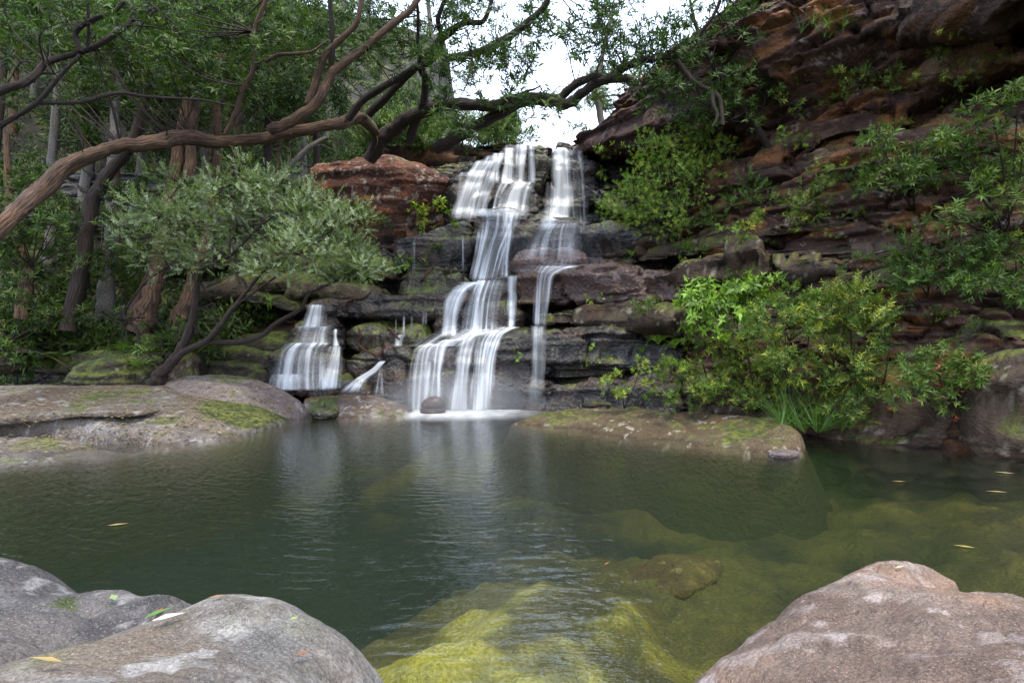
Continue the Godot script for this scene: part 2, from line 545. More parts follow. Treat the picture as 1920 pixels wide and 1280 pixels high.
func make_sprigs() -> void:
	# every sprig grows along +y from the origin
	rng.seed = 11
	for kind in ["lance", "fine", "gum", "broad", "far", "tip"]:
		var list := []
		for variant in 3:
			var st := begin()
			match kind:
				"lance":
					for k in 9:
						var a := k * 2.4 + rng.randf() * 0.5
						var t := rng.randf_range(0.35, 1.15)
						var d := Vector3(cos(a) * sin(t), cos(t), sin(a) * sin(t))
						leaf(st, Vector3(0, 0.04 + 0.012 * k, 0), d, Vector3.UP, rng.randf_range(0.085, 0.13), rng.randf_range(.02, .028), rng.randf_range(.75, 1.25), .2, rng.randf_range(.05, .35))
				"fine":
					for k in 22:
						var a := k * 2.4 + rng.randf()
						var t := rng.randf_range(0.5, 1.2)
						var d := Vector3(cos(a) * sin(t), cos(t), sin(a) * sin(t))
						leaf(st, Vector3(0, 0.02 + 0.010 * k, 0), d, Vector3.UP, rng.randf_range(.04, .065), rng.randf_range(.013, .019), rng.randf_range(.75, 1.3), .15, .1)
				"gum":
					for k in 9:
						var a := k * 2.4 + rng.randf()
						var d := Vector3(cos(a) * .6, -rng.randf_range(.3, 1.2), sin(a) * .6)
						leaf(st, Vector3(cos(a) * .03, .03 + .02 * k, sin(a) * .03), d, Vector3(cos(a), .4, sin(a)), rng.randf_range(.10, .16), rng.randf_range(.02, .028), rng.randf_range(.75, 1.25), .1, .15)
				"broad":
					for k in 7:
						var a := k * 2.4 + rng.randf() * .6
						var t := rng.randf_range(0.7, 1.45)
						var d := Vector3(cos(a) * sin(t), cos(t), sin(a) * sin(t))
						leaf(st, Vector3(0, .05 + .014 * k, 0), d, Vector3.UP, rng.randf_range(.08, .13), rng.randf_range(.032, .046), rng.randf_range(.8, 1.25), .15, rng.randf_range(.1, .4))
				"far":
					for k in 12:
						var a := k * 2.4 + rng.randf()
						var t := rng.randf_range(.2, 2.2)
						var d := Vector3(cos(a) * sin(t), cos(t), sin(a) * sin(t))
						leaf(st, d * rng.randf_range(.0, .2), d, Vector3.UP, rng.randf_range(.12, .2), rng.randf_range(.03, .05), rng.randf_range(.65, 1.3), .1, .15)
				"tip":
					for k in 6:
						var a := k * 2.4 + rng.randf() * .4
						var d := Vector3(cos(a) * .35, 1.0, sin(a) * .35)
						leaf(st, Vector3(0, .05, 0), d, Vector3(cos(a), 0.2, sin(a)), rng.randf_range(.05, .09), .016, rng.randf_range(.85, 1.2), .1, .0)
			list.append(done(st))
		sprigs[kind] = list
	# fern fronds (the frond rises along +y, bends over to +x)
	var ferns := []
	for variant in 3:
		var st := begin()
		var bend := rng.randf_range(.9, 1.5)
		for k in 20:
			var t := float(k) / 19.0
			var a := bend * t * t * .9 + .25
			var p := Vector3(sin(a * .7) * t * .55, cos(a * .75) * t * .55, 0)
			var dir := Vector3(sin(a), cos(a), 0)
			var len := .16 * sin(PI * (0.15 + .85 * (1.0 - t)) * .92 + .1) + .012
			for s in [-1.0, 1.0]:
				leaf(st, p, Vector3(0, 0, s) + dir * .45 + Vector3(0, -.15, 0), Vector3(-cos(a), sin(a), 0), len, .028, rng.randf_range(.85, 1.15), .05, .12)
		ferns.append(done(st))
	sprigs["fern"] = ferns
	var grass := []
	for variant in 3:
		var st := begin()
		for k in 10:
			var a := rng.randf() * TAU
			var lean := rng.randf_range(.1, .55)
			var len := rng.randf_range(.35, .7)
			var side := Vector3(-sin(a), 0, cos(a))
			var pv := Vector3.ZERO
			var wv := .006
			st.set_color(Color.WHITE * rng.randf_range(.7, 1.2))
			for s in 5:
				var t := (s + 1) / 5.0
				var out := lean * t + .7 * t * t * lean * 1.6
				var q := Vector3(cos(a) * out * len, len * t * (1.0 - .45 * lean * t), sin(a) * out * len)
				var wq := .006 * (1.0 - t * .95)
				for p in [pv - side * wv, q - side * wq, pv + side * wv, pv + side * wv, q - side * wq, q + side * wq]: st.add_vertex(p)
				pv = q
				wv = wq
		grass.append(done(st))
	sprigs["grass"] = grass

func foliage(called: String, parent: Node3D, kind: String, places: Array, tints: Array, variant := 0) -> void:
	# places: [Transform3D]; one mass of leaves
	if places.is_empty(): return
	var mm := MultiMesh.new()
	mm.transform_format = MultiMesh.TRANSFORM_3D
	mm.use_colors = true
	mm.mesh = sprigs[kind][variant % sprigs[kind].size()]
	mm.instance_count = places.size()
	var off := Vector3.ZERO
	var q: Node = parent
	while q is Node3D and q != self:
		off += (q as Node3D).position
		q = q.get_parent()
	for k in places.size():
		var t: Transform3D = places[k]
		t.origin -= off
		mm.set_instance_transform(k, t)
		var c: Color = tints[k % tints.size()]
		var b := 0.75 + 0.5 * rng.randf()
		mm.set_instance_color(k, Color(c.r * b, c.g * b, c.b * b))
	var o := MultiMeshInstance3D.new()
	o.name = called if parent != self else numbered(called)
	o.multimesh = mm
	o.material_override = M.leaf
	o.set_meta("kind", "stuff")
	parent.add_child(o, true)

func facing(dir: Vector3, spin: float, size: float) -> Basis:
	dir = dir.normalized()
	var x := dir.cross(Vector3(0.31, 0.2, 0.93)).normalized()
	var b := Basis(x, dir, x.cross(dir))
	return (b * Basis(Vector3.UP, spin)).scaled_local(Vector3.ONE * size)

func crown(parent: Node3D, kind: String, clumps: Array, tints: Array, size := 1.0, up := 0.5, twig_mat: Material = null, from := []) -> void:
	# clumps: [px, py, d, rx, ry, n] with radii in pixels; sprigs fill the shells of small tufts inside each clump, light and dark clumps and gaps come from the tufts
	var per := [[], [], []]
	var st := begin() if twig_mat else null
	for c in clumps:
		var d: float = c[2]
		var mid := P(c[0], c[1], d)
		var r := Vector3(c[3] / F * d, c[4] / F * d, (c[3] + c[4]) * 0.5 / F * d)
		var tufts := maxi(3, int(c[5] / 14.0))
		if st and from.size():
			var root: Vector3 = from[0]
			for f in from:
				if (f as Vector3).distance_to(mid) < root.distance_to(mid): root = f
			var half := (root + mid) * 0.5 + Vector3(rng.randfn() * .08, rng.randfn() * .08 - .05, rng.randfn() * .08)
			add_tube(st, [root, half, mid], [.016, .011, .007], 5, 0.0, 4)
		for t in tufts:
			var u := Vector3(rng.randfn(), rng.randfn(), rng.randfn()).normalized() * pow(rng.randf(), 0.4)
			var tc := mid + u * r
			var tr := (r.x + r.y) * 0.5 * rng.randf_range(.22, .42)
			if st: add_tube(st, [mid - Vector3(0, r.y * .2, 0), (mid + tc) * .5 + Vector3(rng.randfn(), rng.randfn(), rng.randfn()) * tr * .25, tc], [.008, .006, .003], 4, 0.0, 3)
			for k in int(c[5] / float(tufts)):
				var e := Vector3(rng.randfn(), rng.randfn() * .75, rng.randfn())
				var p := tc + e.normalized() * tr * pow(rng.randf(), .5)
				var dir := e.normalized() * .7 + u * .5 + Vector3(0, up, 0)
				per[rng.randi() % 3].append(Transform3D(facing(dir, rng.randf() * TAU, size * rng.randf_range(.5, 1.3)), p))
	if st: part("twigs", done(st), twig_mat, parent).set_meta("kind", "stuff")
	for k in 3: foliage("foliage", parent, kind, per[k], tints, k)

func shrub(called: String, label: String, category: String, root: Array, clumps: Array, kind: String, tints: Array, size := 1.0, group := "", out := 0.25, up := 0.5) -> Node3D:
	# root [px, py] on the rock; clumps [px, py, rx, ry, n] stand out from it towards the open
	var d := rock_at(root[0], root[1])
	var base := P(root[0], root[1], d + 0.05)
	var t := thing(called, label, category, base, group)
	var st := begin()
	var placed := []
	for c in clumps:
		var dc := minf(d - out, rock_at(c[0], c[1], d) - 0.05)
		dc = maxf(dc, d - 1.6)
		placed.append([c[0], c[1], dc, c[2], c[3], c[4]])
		var mid := P(c[0], c[1], dc)
		var bow := (base + mid) * .5 + Vector3(rng.randfn() * .05, -.06, .05 + rng.randf() * .06)
		var thick := clampf(base.distance_to(mid) * .012, .004, .016)
		add_tube(st, [base, bow, mid], [thick * 1.4, thick, thick * .5], 6, 0.1, 5)
	part("stem", done(st), M.twig, t)
	crown(t, kind, placed, tints, size, up, M.twig)
	return t

func fern(label: String, at: Vector3, n: int, size: float, tint: Color, group: String) -> void:
	var t := thing("fern", label, "fern", at, group)
	for k in n:
		var a := TAU * k / n + rng.randf() * .6
		var b := Basis(Vector3.UP, a) * Basis(Vector3.BACK, -rng.randf_range(.1, .6))
		var o := part("frond", sprigs["fern"][k % 3], frond_mat(tint), t, at)
		o.transform.basis = b.scaled_local(Vector3.ONE * size * rng.randf_range(.75, 1.15))

func frond_mat(tint: Color) -> Material:
	var key := "frond" + tint.to_html()
	if not M.has(key):
		var m: StandardMaterial3D = M.leaf.duplicate()
		m.albedo_color = Color(tint.r, tint.g, tint.b).linear_to_srgb()
		M[key] = m
	return M[key]

# ---------------------------------------------------------------- falling water
func stream(parent: Node3D, called: String, path: Array, widths: Array, dens: float, seed_: int, o := {}) -> void:
	# path [px, py] down the middle; the sheet lies on the rock in front of it and falls free where the rock draws back
	var wmax := 0.0
	for q in widths: wmax = maxf(wmax, q)
	var d0 := rock_at(path[0][0], path[0][1] + 4)
	var cols := clampi(int(wmax / F * d0 / 0.014), 5, 160)
	var tall := 0.0
	for k in range(1, path.size()): tall += Vector2(path[k][0] - path[k - 1][0], path[k][1] - path[k - 1][1]).length()
	var rows := clampi(int(tall / F * d0 / 0.035), 6, 140)
	var zs := []
	var v := PackedVector3Array()
	var col := PackedColorArray()
	v.resize(cols * rows)
	col.resize(cols * rows)
	var pts := []
	for p in path: pts.append(Vector3(p[0], p[1], 0))
	var fine: float = o.get("fine", 1.0)
	var gap: float = o.get("gap", 0.0)
	var fade_top: float = o.get("fade_top", 0.04)
	var fade_low: float = o.get("fade_low", 0.06)
	var z_grid := []
	for i in cols:
		var u := float(i) / (cols - 1)
		var z := -99.0
		var line := PackedFloat32Array()
		line.resize(rows)
		for j in rows:
			var t := float(j) / (rows - 1)
			var c := smoothed(pts, t)
			var f := t * (widths.size() - 1)
			var a := mini(int(f), widths.size() - 2)
			var wd := lerpf(widths[a], widths[a + 1], f - a)
			var px := c.x + (u - 0.5) * wd
			var zz := z if z > -90.0 else -d0
			for it in 2:
				var x := (px - 960.0) / F * -zz
				var y := EYE + (640.0 - c.y) / F * -zz
				var fr := front_at(x, y)
				if fr > -90.0: zz = maxf(z, fr + 0.03) if z > -90.0 else fr + 0.03
			z = maxf(z, zz)
			line[j] = z
		z_grid.append(line)
	for i in cols:
		var u := float(i) / (cols - 1)
		for j in rows:
			var t := float(j) / (rows - 1)
			var z := 0.0
			var nn := 0.0
			for a in range(maxi(i - 3, 0), mini(i + 4, cols)):
				for b in range(maxi(j - 1, 0), mini(j + 2, rows)):
					z += z_grid[a][b]
					nn += 1.0
			z = maxf(z / nn, z_grid[i][j] - 0.03) + float(o.get("lift", 0.0))
			var c := smoothed(pts, t)
			var f := t * (widths.size() - 1)
			var a2 := mini(int(f), widths.size() - 2)
			var wd := lerpf(widths[a2], widths[a2 + 1], f - a2)
			var px := c.x + (u - 0.5) * wd
			var p := P(px, c.y, -z)
			v[j * cols + i] = p
			var across := u * wmax / F * d0
			var way := t * tall * 0.0035
			var s := 0.75 * n_line.get_noise_2d(across * 2.6 * fine + seed_ * 37.0, way * .8 + seed_)
			s += 0.65 * n_line.get_noise_2d(across * 7.0 * fine + seed_ * 17.0, way * 1.1 + seed_ * 3.0)
			s += 0.28 * n_line.get_noise_2d(across * 18.0 * fine + seed_ * 11.0, way * 1.6 + 50.0)
			var al := smoothstep(-0.5 + gap, 0.62 + gap * 0.5, s)
			al = lerpf(al, 1.0, float(o.get("even", 0.15)))
			# the sheet thins out raggedly at its sides, and is thickest at the lip and where it lands
			var e0 := .16 + .16 * n_line.get_noise_2d(way * 4.0, seed_ * 5.0)
			var e1 := .16 + .16 * n_line.get_noise_2d(way * 4.0, seed_ * 5.0 + 40.0)
			al *= smoothstep(e0 - .16, e0 + .16, u) * smoothstep(e1 - .16, e1 + .16, 1.0 - u)
			al *= .80 + .35 * smoothstep(.25, .0, t) + .3 * smoothstep(.7, 1.0, t)
			al *= smoothstep(0.0, fade_top, t + 0.004) * smoothstep(1.0, 1.0 - fade_low, t - 0.004)
			col[j * cols + i] = Color(1, 1, 1, clampf(al * dens, 0.0, 0.95))
	var nrm := grid_normals(cols, rows, v, Vector3(0, .3, 1))
	part(called, grid_mesh(cols, rows, v, nrm, col), M.falls, parent)

# ---------------------------------------------------------------- materials
func noise_tex(freq: float, octaves: int, lo: float, hi: float, size := 512, type := FastNoiseLite.TYPE_SIMPLEX_SMOOTH, seed_ := 1) -> NoiseTexture2D:
	var n := FastNoiseLite.new()
	n.noise_type = type
	n.seed = seed_
	n.frequency = freq
	n.fractal_octaves = octaves
	n.fractal_gain = 0.6
	var t := NoiseTexture2D.new()
	t.width = size
	t.height = size
	t.seamless = true
	t.noise = n
	var g := Gradient.new()
	g.set_color(0, Color(lo, lo, lo))
	g.set_color(1, Color(hi, hi, hi))
	t.color_ramp = g
	return t

func materials() -> void:
	var grain := noise_tex(0.035, 6, 0.5, 1.0, 1024, FastNoiseLite.TYPE_SIMPLEX_SMOOTH, 4)
	var relief := noise_tex(0.012, 7, 0.0, 1.0, 1024, FastNoiseLite.TYPE_SIMPLEX_SMOOTH, 8)
	var flecks := noise_tex(0.05, 5, 0.0, 1.0, 1024, FastNoiseLite.TYPE_SIMPLEX_SMOOTH, 61)
	var fr := Gradient.new()
	fr.offsets = PackedFloat32Array([0.0, 0.22, 0.30, 0.68, 0.76, 1.0])
	fr.colors = PackedColorArray([Color(.16, .13, .12, .5), Color(.16, .13, .12, .35), Color(.3, .28, .26, 0), Color(.66, .63, .60, 0), Color(.72, .69, .66, .35), Color(.78, .75, .72, .6)])
	flecks.color_ramp = fr
	for k in ["rock", "wet", "near"]:
		var m := StandardMaterial3D.new()
		m.resource_name = k
		m.vertex_color_use_as_albedo = true
		m.albedo_texture = grain
		m.uv1_triplanar = true
		m.uv1_world_triplanar = true
		m.uv1_scale = Vector3.ONE * (0.75 if k != "near" else 1.6)
		m.heightmap_enabled = true
		m.heightmap_texture = relief
		m.heightmap_scale = 5.0 if k != "near" else 2.0
		if k == "near":
			m.detail_enabled = true
			m.detail_blend_mode = BaseMaterial3D.BLEND_MODE_MIX
			m.detail_albedo = flecks
		m.roughness = 0.85
		m.metallic_specular = 0.4
		if k == "wet":
			m.roughness = 0.38
			m.metallic_specular = 0.5
		M[k] = m
	var bark_grain := noise_tex(0.05, 5, 0.35, 1.0, 512, FastNoiseLite.TYPE_SIMPLEX_SMOOTH, 21)
	var bark_look := noise_tex(0.03, 5, 0.2, 1.0, 512, FastNoiseLite.TYPE_SIMPLEX_SMOOTH, 22)
	var ramp := Gradient.new()
	ramp.offsets = PackedFloat32Array([0.0, 0.4, 0.6, 1.0])
	ramp.colors = PackedColorArray([Color(.22, .17, .15), Color(.55, .48, .44), Color(.78, .69, .61), Color(1.0, .89, .79)])
	bark_look.color_ramp = ramp
	for k in {"bark_red": C(.16, .085, .055), "bark_dark": C(.045, .034, .030), "bark_grey": C(.26, .235, .21), "bark_brown": C(.13, .085, .062), "twig": C(.05, .038, .03), "root": C(.19, .10, .06)}.keys():
		var m := StandardMaterial3D.new()
		m.resource_name = k
		m.vertex_color_use_as_albedo = true
		m.albedo_color = ({"bark_red": C(.25, .185, .14), "bark_dark": C(.065, .048, .042), "bark_grey": C(.30, .27, .24), "bark_brown": C(.20, .15, .115), "twig": C(.06, .045, .035), "root": C(.20, .105, .06)}[k] as Color).linear_to_srgb()
		m.albedo_texture = bark_look if k != "bark_grey" else bark_grain
		m.uv1_scale = Vector3(2, 0.16, 1) if k != "bark_grey" else Vector3(1, 0.9, 1)
		m.heightmap_enabled = true
		m.heightmap_texture = bark_grain
		m.heightmap_texture = bark_look if k != "bark_grey" else bark_grain
		m.heightmap_scale = 2.4 if k != "twig" else 0.3
		m.roughness = 0.9
		M[k] = m
	var lf := StandardMaterial3D.new()
	lf.resource_name = "leaf"
	lf.vertex_color_use_as_albedo = true
	lf.roughness = 0.5
	lf.metallic_specular = 0.38
	lf.backlight_enabled = true
	lf.backlight = Color(0.66, 0.78, 0.22)
	M.leaf = lf
	var fa := StandardMaterial3D.new()
	fa.resource_name = "falling_water"
	fa.vertex_color_use_as_albedo = true
	fa.transparency = BaseMaterial3D.TRANSPARENCY_ALPHA
	fa.albedo_color = Color(0.95, 0.97, 1.0)
	fa.roughness = 0.6
	fa.backlight_enabled = true
	fa.backlight = Color(0.5, 0.5, 0.5)
	M.falls = fa
	var wn := FastNoiseLite.new()
	wn.noise_type = FastNoiseLite.TYPE_SIMPLEX_SMOOTH
	wn.seed = 3
	wn.frequency = 0.02
	wn.fractal_octaves = 3
	wn.fractal_gain = 0.55
	var wt := NoiseTexture2D.new()
	wt.width = 1024
	wt.height = 1024
	wt.seamless = true
	wt.as_normal_map = true
	wt.bump_strength = 6.0
	wt.noise = wn
	var wa := StandardMaterial3D.new()
	wa.resource_name = "pool_water"
	wa.transparency = BaseMaterial3D.TRANSPARENCY_ALPHA
	wa.albedo_color = Color(0.13, 0.20, 0.14, 0.06)
	wa.roughness = 0.07
	wa.metallic_specular = 0.5
	wa.normal_enabled = true
	wa.normal_texture = wt
	wa.normal_scale = 0.36
	wa.uv1_scale = Vector3(0.38, 1.1, 1)
	M.water = wa

func noises() -> void:
	n_big.seed = 5; n_big.frequency = 0.42; n_big.fractal_octaves = 3
	n_mid.seed = 9; n_mid.frequency = 1.7; n_mid.fractal_octaves = 4; n_mid.fractal_gain = 0.55
	n_bed.seed = 14; n_bed.frequency = 1.0; n_bed.fractal_octaves = 3; n_bed.fractal_gain = 0.55
	n_fine.seed = 23; n_fine.frequency = 7.0; n_fine.fractal_octaves = 3; n_fine.fractal_gain = 0.6
	n_line.seed = 31; n_line.frequency = 1.0; n_line.fractal_octaves = 2
	n_crack.seed = 40; n_crack.noise_type = FastNoiseLite.TYPE_CELLULAR; n_crack.frequency = 0.9
	n_crack.cellular_return_type = FastNoiseLite.RETURN_DISTANCE2_SUB; n_crack.fractal_type = FastNoiseLite.FRACTAL_NONE
	n_block.seed = 40; n_block.noise_type = FastNoiseLite.TYPE_CELLULAR; n_block.frequency = 0.9
	n_block.cellular_return_type = FastNoiseLite.RETURN_CELL_VALUE; n_block.fractal_type = FastNoiseLite.FRACTAL_NONE
	for n in [n_big, n_mid, n_bed, n_fine, n_line]: n.noise_type = FastNoiseLite.TYPE_SIMPLEX_SMOOTH

# ---------------------------------------------------------------- scene
func _ready() -> void:
	var cam := Camera3D.new()
	cam.name = "camera"
	cam.position = Vector3(0, EYE, 0)
	cam.fov = rad_to_deg(2.0 * atan(640.0 / F))
	cam.far = 400.0
	cam.near = 0.05
	cam.current = true
	add_child(cam)
	var we := WorldEnvironment.new()
	we.name = "world_environment"
	var env := Environment.new()
	env.tonemap_mode = Environment.TONE_MAPPER_LINEAR
	env.tonemap_exposure = 3.4
	env.background_mode = Environment.BG_SKY
	env.volumetric_fog_enabled = true
	env.volumetric_fog_density = 0.0
	env.sdfgi_enabled = true
	env.ssao_enabled = true
	env.ssil_enabled = true
	var sky := Sky.new()
	var sm := ProceduralSkyMaterial.new()
	sm.sky_top_color = Color(0.80, 0.87, 0.98)
	sm.sky_horizon_color = Color(0.89, 0.92, 0.98)
	sm.sky_curve = 0.3
	sm.ground_bottom_color = Color(0.10, 0.09, 0.07)
	sm.ground_horizon_color = Color(0.30, 0.30, 0.28)
	sky.sky_material = sm
	env.sky = sky
	we.environment = env
	add_child(we)
	var sun := DirectionalLight3D.new()
	sun.name = "sun"
	sun.light_color = Color(1.0, 0.95, 0.86)
	sun.light_energy = 0.5
	sun.light_angular_distance = 12.0
	sun.shadow_enabled = true
	sun.rotation_degrees = Vector3(-68, 25, 0)
	add_child(sun)
	near_map.resize(LW * LH)
	near_map.fill(1e9)
	front_map.resize(FX * FY)
	front_map.fill(-99.0)
	noises()
	palettes()
	materials()
	make_sprigs()
	make_hollows()
	terrain()
	falls_rock()
	left_rock()
	right_rock()
	near_rock()
	pool()
	water_falls()
	forest()
	overhang()
	right_plants()
	left_plants()
	litter()

func hill_y(x: float, z: float) -> float:
	var d := -z
	var y := 0.95 + maxf(0.0, d - 11.8) * 0.62 + maxf(0.0, d - 20.0) * 0.15
	# the plateau that carries the stream, behind the falls
	var mid := smoothstep(-7.5, -4.5, x)
	var plateau := 7.2 + maxf(0.0, d - 17.0) * lerpf(0.30, 0.02, smoothstep(-3.0, 0.5, x)) if d > 16.6 else y * 0.4
	y = lerpf(y, plateau, mid)
	y += 2.2 * smoothstep(2.0, 6.0, x) * smoothstep(17.0, 24.0, d) + maxf(0.0, x - 4.0) * 0.5 * smoothstep(17.0, 24.0, d)
	y += maxf(0.0, -9.0 - x) * 0.25
	return y

func terrain() -> void:
	# the hillside behind and left of the falls
	var x0 := -34.0
	var w := 150
	var h := 120
	var v := PackedVector3Array()
	v.resize(w * h)
	for j in h:
		for i in w:
			var x := x0 + i * 0.36
			var z := -11.4 - 45.0 * pow(float(j) / (h - 1), 1.5)
			var p := Vector3(x, hill_y(x, z), z)
			p.y += n_big.get_noise_3dv(p) * .5 + n_mid.get_noise_3d(p.x, 0, p.z) * .22
			if x > -7.0 and -z < 16.8: p.y = minf(p.y, -1.0 if -z < 14.5 else 0.4)
			v[j * w + i] = p
	var m := rock_mesh(w, h, v, Vector3.UP, PAL.soil, {}, Vector3.ZERO, false, false, false)
	tag(solo("hillside", m, M.rock), "steep dark wooded hillside behind the left bank", "", "", "structure")
	# the rock that the stream falls down, behind its ledges
	wall("waterfall_rock_face", "dark wet rock face behind the waterfall ledges", [Vector2(-15, -14.2), Vector2(-9, -14.4), Vector2(-6, -13.9), Vector2(-3.6, -13.5), Vector2(-1.5, -13.2), Vector2(0.4, -13.2), Vector2(2.4, -12.8), Vector2(3.6, -12.0)],
		[[-1, -.5], [0, -.2], [1.4, .1], [2.2, .6], [3.2, 1.0], [4.4, 1.5], [5.6, 2.5], [6.8, 3.0], [7.3, 3.8], [7.4, 6.5]], -1.0, 7.4, "wet", {"falls": true, "big": .2, "bed": .12, "block": .18}, 3)
	# the long cliff on the right
	wall("right_cliff", "red brown bedded sandstone cliff on the right bank", [Vector2(0.7, -20.0), Vector2(1.5, -17.2), Vector2(2.0, -15.0), Vector2(2.9, -12.8), Vector2(3.9, -10.7), Vector2(5.3, -8.9), Vector2(6.7, -7.7), Vector2(8.6, -6.3), Vector2(11, -4.5), Vector2(13.5, -1.5)],
		[[-1, -.4], [0, 0], [1.2, .25], [2.2, .7], [3.2, 1.25], [4.2, 1.6], [5.2, 2.0], [5.9, 2.5], [6.6, 2.3], [7.2, 1.5], [8.2, 1.3], [9.0, 1.5], [9.8, 2.6], [10.4, 4.5]], -1.0, 10.4, "cliff", {"big": .16, "mid": .03, "bed": .13, "block": .22}, 7)

func wall(called: String, label: String, line: Array, setback: Array, y0: float, y1: float, pal: String, o: Dictionary, seed_: int) -> void:
	var r := RandomNumberGenerator.new()
	r.seed = seed_
	var beds := []
	var y := y0
	while y < y1 + 1.0:
		var t := r.randf_range(.35, 1.0)
		beds.append([y, t, r.randf_range(-.24, .22)])
		y += t
	var pts := []
	for q in line: pts.append(Vector3(q.x, 0, q.y))
	var length := 0.0
	for i in range(1, pts.size()): length += (pts[i] as Vector3).distance_to(pts[i - 1])
	var w := int(length / 0.04)
	var h := int((y1 - y0) / 0.034)
	var v := PackedVector3Array()
	v.resize(w * h)
	for i in w:
		var u := float(i) / (w - 1)
		var p := smoothed(pts, u)
		var tan := smoothed(pts, minf(u + .03, 1.0)) - smoothed(pts, maxf(u - .03, 0.0))
		var out := Vector3(-tan.z, 0, tan.x).normalized()
		for j in h:
			var yy := y0 + (y1 - y0) * float(j) / (h - 1)
			var sb := 0.0
			for k in range(1, setback.size()):
				if yy <= setback[k][0] or k == setback.size() - 1:
					sb = lerpf(setback[k - 1][1], setback[k][1], clampf((yy - setback[k - 1][0]) / (setback[k][0] - setback[k - 1][0]), 0.0, 1.0))
					break
			var yw := yy + 0.5 * n_big.get_noise_2d(u * length * .8, seed_) + .12 * n_mid.get_noise_2d(u * length, seed_ + yy)
			var off := 0.0
			for b in beds:
				if yw < b[0] + b[1]:
					var t: float = clampf((yw - b[0]) / b[1], 0.0, 1.0)
					off = float(b[2]) + .2 * n_big.get_noise_2d(u * length * 1.3, b[0] * 9.0) - .26 * pow(absf(2.0 * t - 1.0), 9.0) + .14 * (t - .5)
					break
			var q := p + out * (off - sb) + Vector3(0, yy, 0)
			v[j * w + i] = q + out * bump(q, o)
	var m := rock_mesh(w, h, v, Vector3(-.3, .3, 1), PAL[pal], o, Vector3.ZERO, false, false, false)
	tag(solo(called, m, M.wet if pal == "wet" else M.rock), label, "", "", "structure")

